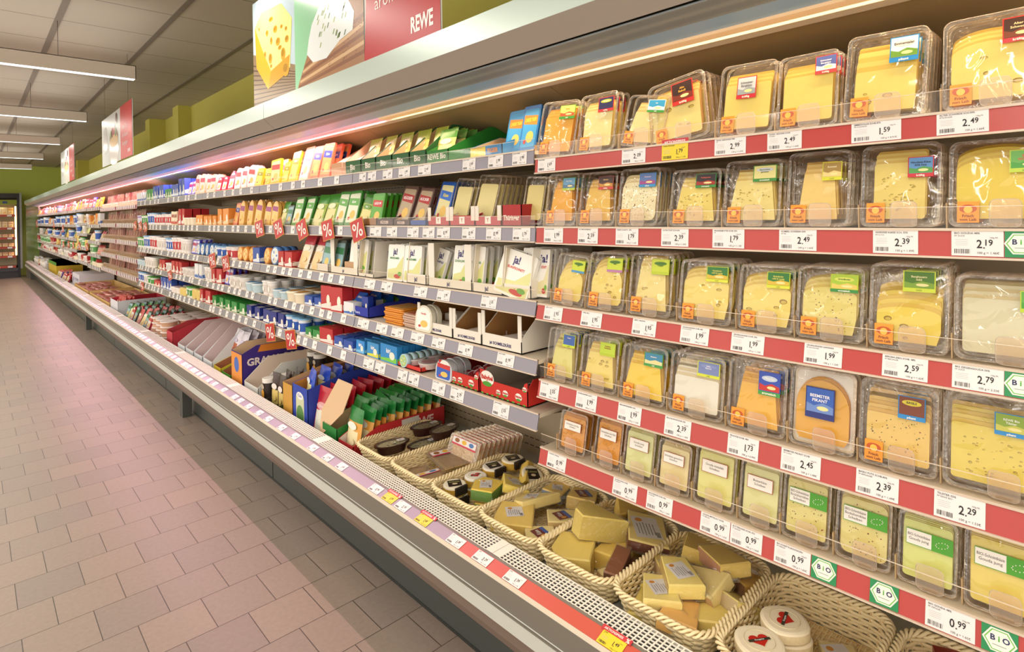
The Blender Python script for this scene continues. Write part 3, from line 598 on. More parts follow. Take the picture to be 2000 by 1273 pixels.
def cheese_mesh(kind, w, h, n, step, c, feat=None, rind=None, seed=1, lean=0):
    s = M(); r = random.Random(seed); cm = mat(c, .42, bump=.12, bs=60, spec=.35, var=.05); th = .0022
    cr = lin(c); edge = mat(rind, .5) if rind else mat(tuple(v_*f_ for v_, f_ in zip([int(c[i_:i_+2], 16)/255 for i_ in (0, 2, 4)], (.93, .84, .62))), .5)
    cb = [int(c[i_:i_+2], 16)/255 for i_ in (0, 2, 4)]; cmA = mat((cb[0]*.94, cb[1]*.88, cb[2]*.74), .42); cmB = mat((cb[0]*.985, cb[1]*.97, cb[2]*.93), .42)  # rear slices toned down in turn, standing in for shading between the steps
    for i in range(n-1, -1, -1):
        p = shape(kind, w, h); dx = r.uniform(-.0012, .0012)+lean*i; p = [(a+dx, b+i*step) for a, b in p]
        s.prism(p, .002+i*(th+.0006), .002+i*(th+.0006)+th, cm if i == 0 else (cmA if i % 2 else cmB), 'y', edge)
    y = .0017
    if feat in ('holes', 'small', 'big'):
        dk_ = mat('94782a', .6); lt = mat('cdb552', .6)
        N = {'holes': 9, 'small': 46, 'big': 4}[feat]; R = {'holes': (.0034, .0075), 'small': (.0010, .0032), 'big': (.004, .010)}[feat]
        for q in range(N):
            a, b = r.uniform(-w*.36, w*.36), r.uniform(h*.1, h*.78); e = r.uniform(*R); s.decal(ell(a, b, e, e*r.uniform(.45, .8), 10), y, dk_ if feat != 'small' else mat('8a7632', .6)); s.decal(ell(a+e*.1, b-e*.12, e*.72, e*.45, 10), y-.0002, lt)
    if feat in ('specks', 'herbs'):
        for q in range(130 if feat == 'specks' else 60):
            a, b = r.uniform(-w*.45, w*.45), r.uniform(h*.04, h*.92); e = r.uniform(.0005, .0014); s.decal(ell(a, b, e*1.5, e, 5, r.uniform(0, 3)), y, mat(r.choice(('5d5a2c', '7b5a2a', '8d3b22')), .6))
    return s
PADM = clear('fff6ea', .10, .14, .3, 0); PADE = clear('fff6ea', .2, .4, .3, 0); DIVM = mat('b79c74', .6); cd2 = clear('f4ead8', .3, .15, .2, 0)
def pad_mesh():
    s = M(); s.prism(rrect(0, .026, .046, .052, .010), 0, .0012, PADM, 'y'); s.tube([(a, 0, b) for a, b in rrect(0, .026, .046, .052, .010)], .0006, 4, PADE, True); s.box(-.012, .012, 0, .008, 0, .006, cd2); return s.mesh('pack_stop')
PAD = pad_mesh()
NP = 0
def cheese_pack(L, p0, p1, top, ck, cc, feat, st, cat_desc, nb=3, n=6, rot=0, base=None, corner=True, rind=None, cw=.74, chh=.78, xo=0, lean=10, stpos=(.22, .66), stsz=(.40, .24), seed=0, backing=None, label_only=False, step=.0062):
    global NP; NP += 1
    if len(cat_desc.replace('-', ' ').split()) > 15: cat_desc = cat_desc.replace(' in a clear tray', '').replace('in a clear tray', '')
    zt = LV_A[L][0]+.002; X = XR+.022
    ya, yb = ypx(p0, X, zt+.07), ypx(p1, X, zt+.07); w_ = abs(ya-yb); yc = (ya+yb)/2
    h_ = max(.06, min(zpy(top, X+.02, yc)-zt, .24))/cos(radians(lean))
    d = .016
    t = thing('sliced_cheese_tray', cat_desc, 'cheese pack', (X, yc, zt), (-radians(lean), rot, R90), 'front row of sliced cheese packs')
    t.rotation_mode = 'ZXY' if False else 'XYZ'
    t.rotation_euler = (0, 0, 0); t.matrix_world = Matrix.Translation((X, yc, zt)) @ Matrix.Rotation(R90, 4, 'Z') @ Matrix.Rotation(-radians(lean), 4, 'X') @ Matrix.Rotation(rot, 4, 'Y')
    tray_mesh(w_, h_, d).obj('tray', t); film_mesh(w_, h_, NP).obj('film', t)
    cwid = w_*cw; ch_ = h_*chh-step*(n-1)
    c = cheese_mesh(ck, cwid, ch_, n, step, cc, feat, rind, NP).obj('cheese_slices', t); c.location = (xo*w_, 0, h_*.10)
    if backing: M().prism(rrect(0, h_/2, w_*.93, h_*.94, .012), .0145, .0155, mat(backing, .5), 'y').obj('backing_card', t)
    if corner: c = corner_mesh(min(.034, w_*.26), min(.042, h_*.24)).obj('corner_sticker', t); c.location = (-w_*.5+w_*.21, -.0045, h_*.05)
    if st:
        sw, sh = w_*stsz[0], h_*stsz[1]; c = sticker(sw, sh, *st).obj('brand_sticker', t); c.location = (w_*stpos[0], -.0048, h_*stpos[1])
    # pack stop of clear plastic on the shelf in front, belongs to the shelf
    sh_ = SHELF[(0, L)]; o = bpy.data.objects.new('pack_stop', PAD); COL.objects.link(o); o.parent = sh_
    o.matrix_world = Matrix.Identity(4); o.location = (XR+.012-sh_.location.x, yc-w_*.08-sh_.location.y, .003); o.rotation_euler = (0, 0, R90)
    for q in (ya+.0015,):
        dv = M().box(.03, .46, -.0008, .0008, 0, .06, cd2).box(.02, .03, -.0012, .0012, 0, .05, DIVM).obj('divider', sh_); dv.location = (0, q-sh_.location.y, 0)
    g = 'packs queued behind the ' + ' '.join(cat_desc.split()[:3]) + ' pack ' + str(NP)
    key = cat_desc.split(',')[0].replace('in a clear tray', '').strip()
    for i in range(nb):
        r = random.Random(NP*10+i); dup(t, (X+.026*(i+1)+.004, yc+r.uniform(-.0015, .0015), zt), None, uniq_(' '.join((NTH[i+1]+' one behind ' + key).split()[:11])+', '+ORD[L]+' red shelf'), 'queue behind ' + key)
    return t
SHELF = {}
i = 0
_all = [o for o in bpy.data.objects if o.name.startswith('cabinet_shelf')]
_all.sort(key=lambda o: o.name if '.' in o.name else o.name+'.000')
for k in range(len(BAYN)):
    for L in range(5):
        if i < len(_all): SHELF[(k, L)] = _all[i]; i += 1
Y_, PA, OR, WH, CR = 'ead678', 'ecdfa0', 'edb24a', 'ece6cf', 'ead98c'
def S(bc, ic, bandc, title, band, **k): return (bc, ic, bandc, title, band)+((k.get('tcol', 'fff8ee'), k.get('bcol', 'fffff0'), k.get('pic'), k.get('logo')))
P = cheese_pack
# top shelf
P(0, 1045, 1118, 197, 'rect', OR, None, S('7ab83a', 'd8e070', '3f9a30', 'Gouda', 'mild', tcol='b03020', pic='c85a2a'), 'orange Dutch slices in a clear tray with small green sticker, top red-railed shelf', rot=.07)
P(0, 1125, 1198, 181, 'rect', PA, None, S('c0303a', '2a2c58', 'c8343a', 'Ancestre', 'kräftig', logo='b8c04a'), 'pale cheese slices in a clear tray with navy sticker, top red-railed shelf', nb=2)
P(0, 1208, 1290, 186, 'trap', PA, None, S('e8f0f0', '3aa0d0', '3f9a3a', 'Alm', 'mild', pic='e8f0f4'), 'pale slumped slices in a clear tray with sky blue sticker, top red-railed shelf', rot=.16, nb=1)
P(0, 1272, 1388, 146, 'rect', CR, 'big', S('c8302a', '3a2420', 'c8302a', 'Alm/Rebell', 'kräftig', tcol='e8b040', pic='7a2c1a'), 'cheese slices in a clear tray leaning left with black and red sticker, top red-railed shelf', rot=-.17, nb=4, stsz=(.36, .34), stpos=(.12, .56), rind='e2a868')
P(0, 1397, 1508, 122, 'rect', Y_, None, S('c8303a', 'c9cdd0', 'c8303a', 'Schweizer/Bergkäse', 'kräftig', tcol='5a5a64', pic='98a0a4'), 'yellow slices in a crinkled clear tray with grey alpine sticker, top red-railed shelf', rot=.03, stpos=(.0, .50), stsz=(.34, .30), cw=.80)
P(0, 1514, 1634, 103, 'rect', Y_, None, S('d04040', '5a68a8', 'd04a4a', 'Schweizer/Bergkäse', 'kräftig', tcol='f0f0f4', pic='e8e8ea'), 'yellow slices in a clear tray with blue mountain sticker, top red-railed shelf', stpos=(.30, .68), stsz=(.34, .24), cw=.8)
P(0, 1644, 1806, 60, 'rect', Y_, 'big', S('2a8cd0', 'eef0ee', '2a8cd0', 'Emmentaler', 'pikant', tcol='333333', pic='6c9a34', logo='e8ddd0'), 'stepped emmental slices in a clear tray with blue sticker, top red-railed shelf', n=6, step=.012, rot=.03, stpos=(.22, .62), stsz=(.34, .28), nb=4)
P(0, 1838, 2030, 24, 'wide', Y_, 'big', S('c8302a', '43261a', 'c8343a', 'Alter/Schwede', 'kräftig', tcol='f0d8a0', pic='7a3a1a'), 'big hard cheese slices in a clear tray with brown and red sticker, top red-railed shelf', rind='e8b878', stpos=(.30, .64), stsz=(.32, .26), cw=.8)
# second shelf
P(1, 1062, 1122, 338, 'trap', OR, None, S('4f9a30', '6aa0c8', 'b8c83a', 'Frau Antje', 'mild', pic='5a7a9a'), 'orange slices in a clear tray with green and blue sticker, second red-railed shelf', nb=2)
P(1, 1127, 1198, 335, 'trap', 'e8c060', None, S('8a3020', '3c2018', 'c83a34', 'Müritzer', 'kräftig', tcol='e8c080', pic='c88a30'), 'deep yellow slices in a clear tray with brown sticker, second red-railed shelf', nb=2)
P(1, 1203, 1282, 328, 'round', 'ece3b8', 'specks', S('2a80c0', '5a78b0', '2a90c8', 'Rosmarin', 'pikant', tcol='e8d0e0', pic='a04a8a'), 'herb-speckled white slices in a clear tray with blue sticker, second red-railed shelf', cw=.84, chh=.84)
P(1, 1305, 1402, 330, 'trap', Y_, 'small', S('2f7a3a', '30242a', '3a8a40', 'Rotkäppchen', 'aromatisch', tcol='e06a5a', pic='a03028'), 'thin slices in a glossy clear tray with black sticker, second red-railed shelf', cw=.8, rind='c89a48')
P(1, 1410, 1522, 312, 'trap', CR, 'small', S('5a9a3a', 'e0d890', '3f8a40', 'Bauernkäse/gerieben', 'aromatisch', tcol='6a7a3a', logo='c8d0d8'), 'small-holed slices in a clear tray with pale green sticker, second red-railed shelf', cw=.82)
P(1, 1533, 1658, 295, 'trap', 'eccf80', None, S('d8d83a', 'a88a4a', 'd8d83a', 'Kombel', 'mild', tcol='f0e8c0', bcol='a09a40', pic='e8d088'), 'smooth buttery slices in a clear tray with yellow sticker, second red-railed shelf', stpos=(.22, .60), stsz=(.30, .24), cw=.62)
P(1, 1678, 1836, 280, 'rect', 'e6d27a', 'small', S('c8303a', '5a90c8', 'c8303a', 'Nordsee-Käse/55% Fett', 'kräftig', tcol='14203c', pic='4f9a4a'), 'finely holed slices in a clear tray with lighthouse sticker, second red-railed shelf', cw=.64, chh=.84, step=.006, stpos=(.26, .58), stsz=(.31, .24), rind='e0bb70')
P(1, 1850, 2056, 270, 'wide', 'e3cb52', None, S('b8d030', '5aa83a', 'b8d030', 'BIO/GOUDA', 'mild', tcol='d83a30', bcol='5a7a20', pic='3f9a30'), 'large organic gouda slices in a clear tray, second red-railed shelf', cw=.84, chh=.86, step=.006, stpos=(.26, .60), stsz=(.30, .25))
# third shelf
LEER = lambda c, t: S('b8cc2a', 'c8d83a', c, 'Leerdammer/'+t, '', tcol='3a6a2a', logo='5a8a2a')
P(2, 1076, 1137, 497, 'arch', Y_, None, LEER('4a90c0', 'Light'), 'arched slices in a clear tray with yellow and blue sticker, third red-railed shelf', rot=.08, chh=.82, nb=3)
P(2, 1143, 1216, 493, 'arch', Y_, 'holes', LEER('b878a8', 'Mild'), 'arched holey slices in a clear tray with lilac sticker, third red-railed shelf', chh=.84, cw=.80, nb=4)
P(2, 1224, 1308, 494, 'trap', CR, 'big', LEER('b8cc2a', 'Original'), 'tall pale slices in a clear tray with lime sticker, third red-railed shelf', chh=.86, nb=4)
GR = S('b8cc2a', '2f7a34', 'd8dc3a', 'Grünländer/mild & nussig', 'mild', tcol='e8e06a', bcol='a0a03a', pic='d8b83a')
P(2, 1322, 1426, 508, 'wide', Y_, 'big', GR, 'stepped yellow slices with green sticker, left of its twin, third red-railed shelf', chh=.82, cw=.84, step=.006, nb=4)
P(2, 1438, 1548, 518, 'wide', Y_, 'big', GR, 'stepped yellow slices with green sticker, right of its twin, third red-railed shelf', chh=.80, cw=.84, step=.006, nb=4)
P(2, 1552, 1684, 521, 'wide', 'e0d27c', 'herbs', S('b8cc2a', 'a8c83a', '2f8a3a', 'Grünländer', 'aromatisch', tcol='2f6a24', pic='e0c860', logo='d8e060'), 'herb-flecked slices in a clear tray with green sticker, third red-railed shelf', chh=.80, cw=.80, step=.006, nb=4)
P(2, 1694, 1852, 516, 'wide', 'e6cf58', 'big', S('c8d83a', '4a7a20', 'c8d83a', 'Bergbauern/mild', 'mild', tcol='f0e8b0', bcol='8a9a30', pic='7aa030'), 'fanned mountain cheese slices in a clear tray with dark green sticker, third red-railed shelf', chh=.70, cw=.80, step=.009, n=7, nb=4, stpos=(.14, .68))
P(2, 1860, 2070, 540, 'rect', 'd8d2b0', None, S('b8d030', '5aa83a', 'b8d030', 'Bio/Ziegengouda', 'mild', tcol='d83a30', bcol='5a7a20', pic='3f9a30'), 'pale organic goat cheese slices in a clear tray, third red-railed shelf', chh=.84, cw=.82, step=.007, corner=False, stpos=(.30, .60), stsz=(.30, .24))
# fourth shelf
P(3, 1064, 1122, 642, 'trap', 'dfd884', None, S('c8dc2a', '3a62b0', 'c8dc2a', 'Tilsiter', 'mild', tcol='f0f0f0', bcol='7a8a20'), 'pale green-yellow slices in a clear tray with blue sticker, fourth red-railed shelf', n=8)
P(3, 1129, 1202, 657, 'trap', Y_, 'holes', S('b8cc2a', 'c0d838', 'b8cc2a', 'Hochland/Grünländer', '', tcol='9a2a20'), 'slices in a clear tray with lime square sticker, fourth red-railed shelf', n=6, cw=.8)
P(3, 1208, 1297, 676, 'trap', 'efcf4a', None, S('3f9a40', '3a8ab0', '3f9a40', 'Benjamin', 'mild', pic='e8e0a0'), 'bright yellow stepped slices in a clear tray with blue-green sticker, fourth red-railed shelf', cw=.84, step=.007)
P(3, 1303, 1410, 692, 'rect', 'e8e4d4', None, S('d8e03a', '7a8ac0', 'd8e03a', 'Belle/Blanche', 'mild', tcol='f4f4fa', bcol='8a9a30', logo='8a98cc'), 'white goat cheese slices in a clear tray with violet-blue sticker, fourth red-railed shelf', cw=.80, n=8)
P(3, 1417, 1532, 704, 'trap', 'eab848', None, S('2a4ab0', '3050b8', '3f9a40', 'Pikantje', 'aromatisch', tcol='f4f4f4', pic='c83028', logo='c8d8ec'), 'amber yellow slices in a clear tray with blue and red sticker, fourth red-railed shelf', n=7, rind='d8902a', stpos=(.22, .54), stsz=(.36, .32))
P(3, 1538, 1668, 722, 'arch', 'dfa83c', None, S('1c2c78', '2a5cb8', '1c2c78', 'BEEMSTER/PIKANT', '', tcol='f4f4f8', pic='6a8ac8'), 'amber arched aged cheese slices on white card with large blue label, fourth red-railed shelf', n=4, cw=.80, chh=.80, corner=False, rind='c87818', backing='eee9df', stpos=(-.02, .38), stsz=(.44, .38), step=.003)
P(3, 1675, 1830, 748, 'rect', 'e5c46c', 'herbs', S('2a80c0', '7a3c20', '2a8cd0', 'BASILS', 'pikant', tcol='2a2a2a', logo='d8c83a'), 'brown-rinded fanned slices in a clear tray with round-logo sticker, fourth red-railed shelf', n=7, step=.008, rind='b8682a', cw=.80, stpos=(.18, .60), stsz=(.34, .26))
P(3, 1838, 2060, 775, 'rect', 'e2ce60', 'small', S('2a80c0', '8aa838', '2a8cd0', 'REWE Bio/Tilsiter', 'pikant', tcol='f4f4e8', pic='c8c85a'), 'large organic tilsit slices in a clear tray with green and blue sticker, fourth red-railed shelf', cw=.84, step=.008, corner=False, stpos=(.14, .62), stsz=(.30, .22))
# fifth shelf: small packs with plain white name labels
def small_pack(p0, p1, top, cc, lines, desc, bio_=False, feat=None, rind=None, kind='rect'):
    st = None
    t = P(4, p0, p1, top, kind, cc, feat, None, desc, n=5, corner=False, cw=.82, chh=.86, lean=12, nb=4, rind=rind, step=.003)
    w_ = t.children[0].dimensions.x if False else None
    X = XR+.022; zt = LV_A[4][0]+.002; ya, yb = ypx(p0, X, zt+.07), ypx(p1, X, zt+.07); w_ = abs(ya-yb); h_ = max(.06, min(zpy(top, X+.02, (ya+yb)/2)-zt, .24))
    s = M(); lw, lh = w_*(.62 if not bio_ else .78), h_*.22
    s.box(-lw/2, lw/2, -.0004, 0, 0, lh, mat('b0502c' if not bio_ else '4aa028', .4)); 
    if bio_:
        s.rect(-lw*.22, lh/2, lw*.54, lh*.92, -.0006, white); x0 = -lw*.22; tw = lw*.48
        for q in range(12): a = 2*pi*q/12; s.decal(ell(lw*.27+cos(a)*lw*.13, lh/2+sin(a)*lh*.18+cos(a)*lh*.08, lw*.012, lw*.012, 5), -.0007, white)
    else: s.rect(0, lh/2, lw*.96, lh*.92, -.0006, white); x0 = 0; tw = lw*.86
    for q, l_ in enumerate(lines): s.text(l_, x0, lh*(.58-.26*q if len(lines) < 3 else .68-.24*q), lh*.17, -.0009, ink, wmax=tw)
    o = s.obj('name_label', t); o.location = (0 if not bio_ else w_*.04, -.0048, h_*.56)
small_pack(1088, 1140, 806, 'd9983e', ['Schnittkäse mit Pap.', 'Scheiben'], 'orange paprika cheese pack, first from left on the lowest red-railed shelf', feat='herbs')
small_pack(1157, 1209, 818, 'd9952e', ['Schnittkäse mit Chili', 'Scheiben'], 'deep orange cheese pack, second from left on the lowest red-railed shelf', feat='herbs')
small_pack(1213, 1273, 836, 'dbdc9c', ['Gouda jung', 'Scheiben'], 'pale green-white cheese pack, third from left on the lowest red-railed shelf')
small_pack(1279, 1344, 864, 'e4d49c', ['Schnittkäse geräuchert', 'Scheiben'], 'smoked cheese pack with brown edge, fourth from left on the lowest red-railed shelf', rind='a0561c')
small_pack(1351, 1432, 876, 'e0dc88', ['Gouda mittelalt', 'Scheiben'], 'yellow cheese pack, fifth from left on the lowest red-railed shelf')
small_pack(1440, 1521, 905, 'dedc9c', ['Butterkäse', 'Scheiben'], 'pale butter cheese pack, sixth from left on the lowest red-railed shelf')
small_pack(1524, 1618, 930, 'dfd384', ['BIO-Schnittkäse', 'Bockshornklee', 'Scheiben'], 'speckled organic cheese pack with green label, seventh on the lowest red-railed shelf', True, 'herbs')
small_pack(1628, 1738, 965, 'e0d488', ['BIO-Schnittkäse', 'Bockshornklee', 'Scheiben'], 'speckled organic cheese pack with green label, eighth on the lowest red-railed shelf', True, 'herbs', kind='round')
small_pack(1750, 1868, 1010, 'd8dc80', ['BIO-Schnittkäse', 'Gouda jung'], 'young organic gouda pack with green label, ninth on the lowest red-railed shelf', True)
small_pack(1880, 2030, 1046, 'e6d26a', ['BIO-Schnittkäse', 'Gouda jung'], 'young organic gouda pack with green label, tenth on the lowest red-railed shelf', True)
# ---------------------------------------------------------------- other goods: makers of one product each, facing -y, base at z = 0
def pk(c, r=.38): return mat(c, r, spec=.5)
def pillow(s, w, h, d, cfn, nx=8, nz=10):
    for side in (-1, 1):
        vs = []
        for j in range(nz+1):
            for i in range(nx+1):
                x = -w/2+w*i/nx; z = h*j/nz; e = (1-(2*x/w)**2)**.6 if abs(2*x/w) < 1 else 0; e *= (sin(pi*min(1, max(0, j/nz)))**.5 if 0 < j < nz else 0)
                vs.append((x, side*d/2*e, z))
        for j in range(nz):
            for i in range(nx):
                q = [j*(nx+1)+i, j*(nx+1)+i+1, (j+1)*(nx+1)+i+1, (j+1)*(nx+1)+i]
                s.add([vs[a] for a in q], [(0, 1, 2, 3) if side < 0 else (3, 2, 1, 0)], cfn((i+.5)/nx*2-1, (j+.5)/nz), True)
def mk_pouch(w, h, d, c0, ctop, cwin, t='', tc='ffffff', d2='f0e8d0'):
    s = M(); a, b, c = pk(c0, .3), pk(ctop, .3), pk(cwin, .4)
    pillow(s, w, h, d, lambda u, v: b if v > .70 else (c if (u*1.25)**2+((v-.27)*3.4)**2 < 1 else a))
    y = -d/2-.0012
    s.decal(ell(0, h*.60, w*.33, h*.085), y, pk(d2, .4))
    if t: s.text(t, 0, h*.575, h*.05, y-.0006, mat(tc, .5), wmax=w*.58, bold=.02)
    s.decal(ell(w*.1, h*.26, w*.2, h*.07), y, pk(cwin, .4)); return s
def mk_flat(w, h, d, c0, cw_, band, t='', tc='ffffff', shp='rect'):
    s = M(); p = rrect(0, h/2, w, h, w*.08) if shp == 'rect' else (shape('arch', w, h) if shp == 'arch' else ell(0, h/2, w/2, h/2, 18)); s.prism(p, -d/2, d/2, pk(c0, .3), 'y'); y = -d/2-.0006
    q = [(a*.84, h*.5+(b-h*.5)*.84) for a, b in p]; s.decal(q, y, pk(cw_, .35))
    s.decal([(-w*.40, h*.60), (w*.40, h*.55), (w*.40, h*.76), (-w*.40, h*.80)], y-.0004, pk(band, .35))
    if t: s.text(t, 0, h*.645, h*.075, y-.0008, mat(tc, .5), wmax=w*.66, bold=.02)
    s.decal(ell(w*.06, h*.30, w*.22, h*.13), y-.0004, pk('e8c060', .4)); s.decal(ell(-w*.2, h*.2, w*.08, h*.05), y-.0006, pk('c23a30', .4)); return s
def mk_tray(w, h, d, cc, band, t='', tc='ffffff', bh=.3):
    s = tray_mesh(w, h, d); s.prism(rrect(0, h*.46, w*.78, h*.72, .01), .003, d*.7, pk(cc, .45), 'y')
    if band: s.rect(0, h*(1-bh/2)-.006, w*.9, h*bh, -.0012, pk(band, .35)); 
    if t: s.text(t, 0, h*(1-bh*.62)-.004, h*.06, -.0018, mat(tc, .5), wmax=w*.7, bold=.02)
    return s
def mk_box(w, h, d, c, c2, t='', tc='ffffff', ctop=None):
    s = M().box(-w/2, w/2, -d/2, d/2, 0, h, pk(c, .42)); y = -d/2-.0006
    s.decal([(-w*.48, h*.06), (w*.48, h*.06), (w*.48, h*.34), (-w*.48, h*.20)], y, pk(c2, .4)); s.decal(ell(w*.22, h*.42, w*.16, h*.22), y-.0004, pk('f2ead8', .4))
    s.add([(-w/2-.0006, -d*.45, h*.1), (-w/2-.0006, d*.45, h*.1), (-w/2-.0006, d*.45, h*.3), (-w/2-.0006, -d*.45, h*.3)], [(0, 3, 2, 1)], pk(c2, .4))
    s.add([(w/2+.0006, -d*.45, h*.1), (w/2+.0006, d*.45, h*.1), (w/2+.0006, d*.45, h*.4), (w/2+.0006, -d*.45, h*.3)], [(0, 1, 2, 3)], pk(c2, .4))
    if ctop: s.add([(-w*.4, -d*.4, h+.0006), (w*.4, -d*.4, h+.0006), (w*.4, d*.4, h+.0006), (-w*.4, d*.4, h+.0006)], [(0, 1, 2, 3)], pk(ctop, .4))
    if t: s.text(t, 0, h*.55, h*.24, y-.0008, mat(tc, .5), wmax=w*.8, bold=.03)
    return s
def mk_cup(r, h, c, band, lid, n=14):
    s = M(); a, b, l = pk(c, .35), pk(band, .35), pk(lid, .3)
    s.lathe([(r*.80, 0), (r*.84, h*.18), (r*.93, h*.72), (r*.96, h*.90), (r*1.06, h*.91), (r*1.06, h*.97), (r*.98, h)], n, a, mats=[a, b, a, a, l, l]); s.decal(ell(0, h*.45, r*.34, h*.2, 12), -r*.9, pk('f6f2ea', .4)); return s
def mk_tubflat(r, h, c, lid, pic, n=18, sy=1):
    s = M(); a, l = pk(c, .35), pk(lid, .25); s.lathe([(r*.82, 0), (r*.92, h*.8), (r, h*.82), (r, h*.97), (r*.95, h)], n, a, sy=sy, mats=[a, a, l, l]); v = [(r*.72*cos(2*pi*i/n), r*.72*sin(2*pi*i/n)*sy, h+.0006) for i in range(n)]; s.add(v, [tuple(range(n))], pk(pic, .35)); return s
def mk_roundpack(r, d, c, pic, t=''):
    s = M(); p = ell(0, r, r, r, 22); s.prism(p, -d/2, d/2, pk(c, .35), 'y', pk(c, .35), True); y = -d/2-.0006; s.decal(ell(0, r, r*.86, r*.86, 20), y, pk(pic, .35))
    for q in range(6): a = pi*q/3; s.decal(ell(cos(a)*r*.45, r+sin(a)*r*.45, r*.2, r*.12, 8, a), y-.0004, pk('f0e4b0' if q % 2 else c, .35))
    if t: s.text(t, 0, r*.92, r*.22, y-.0008, white, wmax=r*1.3, bold=.03)
    return s
def mk_wedge(w, h, d, c, c2, t=''):
    s = M(); s.prism([(-d/2, 0), (d/2, 0), (d/2, h)], -w/2, w/2, pk(c, .35), 'x', pk(c, .35))
    n = Vector((0, -h, d)).normalized(); L_ = math.hypot(h, d); q = M()
    R_ = Matrix(((1, 0, 0, 0), (0, d/L_, h/L_*-1, -d/2-.0006), (0, h/L_, d/L_, .0006), (0, 0, 0, 1)))
    s.T = Matrix.Translation((0, -d/2-.0008, .0008)) @ Matrix.Rotation(-atan2(d, h), 4, 'X'); s.decal([(-w*.44, L_*.08), (w*.44, L_*.08), (w*.44, L_*.45), (-w*.44, L_*.6)], 0, pk(c2, .4)); s.decal(ell(0, L_*.28, w*.2, L_*.12, 12), -.0005, pk('e8c060', .4))
    if t: s.text(t, 0, L_*.72, L_*.1, -.0005, white, wmax=w*.8, bold=.03)
    s.T = None; return s
def carton(w, h, d, hf, co, ci='c9a878', t='', tc='2a3060', cut=.5, win=False, side_t=None, wave=0, th=.0028, ts=1.0):
    s = M(); a, b = mat(co, .6), mat(ci, .7)
    s.box(-w/2, w/2, 0, d, 0, th, b)
    s.box(-w/2, w/2, d-th, d, 0, h, b)
    pr = [(0, 0), (d, 0), (d, h), (d*cut, h), (d*cut*.12, hf+(h-hf)*.12), (0, hf)]
    for x in (-w/2, w/2-th): 
        s.prism(pr, x, x+th, a, 'x')
        s.prism([(p_+.001 if p_ < d/2 else p_-.001, q_-.001) for p_, q_ in pr], x+(th if x < 0 else -.0005), x+(th+.0005 if x < 0 else 0), b, 'x')
    if win: # front wall with a large window cut
        for x0, x1, z0, z1 in ((-w/2, w/2, 0, h*.20), (-w/2, -w*.36, h*.2, h), (w*.36, w/2, h*.2, h), ): s.box(x0, x1, 0, th, z0, z1, a)
    else: s.box(-w/2, w/2, 0, th, 0, hf, a)
    if t: s.text(t, -w*.02, (hf if not win else h*.2)*.28, (hf if not win else h*.2)*.42*ts, -.0009, mat(tc, .5), wmax=w*.84, bold=.03)
    if side_t: # writing on the side that faces the camera (+x)
        q = M(); q.text(side_t[0], 0, 0, side_t[2], 0, mat(side_t[1], .5), bold=.035); s.add([(w/2+.0012, d*side_t[3]+a_[0], h*side_t[4]+a_[2]) for a_ in q.v], q.f, mat(side_t[1], .5))
    return s
FR = 'food_pouch', 'food_box'
USED = {}
def uniq(lab):
    USED[lab] = USED.get(lab, 0)+1
    return lab if USED[lab] == 1 else lab+', '+NTH[USED[lab]-1]+' such'
def setm(o, X, y, z, lean=0, rot=0, yaw=0):
    o.matrix_world = Matrix.Translation((X, y, z)) @ Matrix.Rotation(R90+yaw, 4, 'Z') @ Matrix.Rotation(-radians(lean), 4, 'X') @ Matrix.Rotation(rot, 4, 'Y')
def size_at(p0, p1, top, X, zt, hmax=.3, lean=0):
    ya, yb = ypx(p0, X, zt+.06), ypx(p1, X, zt+.06); yc = (ya+yb)/2
    return abs(ya-yb), max(.02, min(zpy(top, X+.01, yc)-zt, hmax))/cos(radians(lean)), yc
def put(k, L, p0, p1, top, fn, name, cat, label, rows=4, pitch=.03, lean=12, rot=0, X=None, zt=None, hmax=.19, yaw=0, dz=0):
    if zt is None: zt = levels(k)[L][0]+.001
    if X and X > XR+.03: zt += .005
    X = X or XR+.02; w_, h_, yc = size_at(p0, p1, top, X, zt, hmax, lean)
    s = fn(w_, h_); o = s.obj(name); o['category'] = cat; o['label'] = uniq(label); o['group'] = label[:60]
    setm(o, X, yc, zt+dz, lean, rot, yaw)
    base = 'more of the same queued behind the ' + label
    for i in range(rows-1):
        c = o.copy(); COL.objects.link(c); c.matrix_world = Matrix.Translation((pitch*(i+1), random.uniform(-.003, .003), 0)) @ o.matrix_world; c['label'] = uniq(' '.join((NTH[i+1]+' one behind the front '+label).split()[:14]))
    return o
def putc(k, L, p0, p1, top, hf_frac, co, label, d=.34, X=None, zt=None, hmax=.22, name='display_carton', **kw):
    if zt is None: zt = levels(k)[L][0]+.001
    X = X or XR+.012; w_, h_, yc = size_at(p0, p1, top, X+.08, zt, hmax)
    s = carton(w_-.002, h_, d, h_*hf_frac, co, **kw); o = s.obj(name); o['category'] = 'carton'; o['label'] = uniq(label); o['group'] = 'display cartons'
    setm(o, X, yc, zt); return o, w_, h_, yc
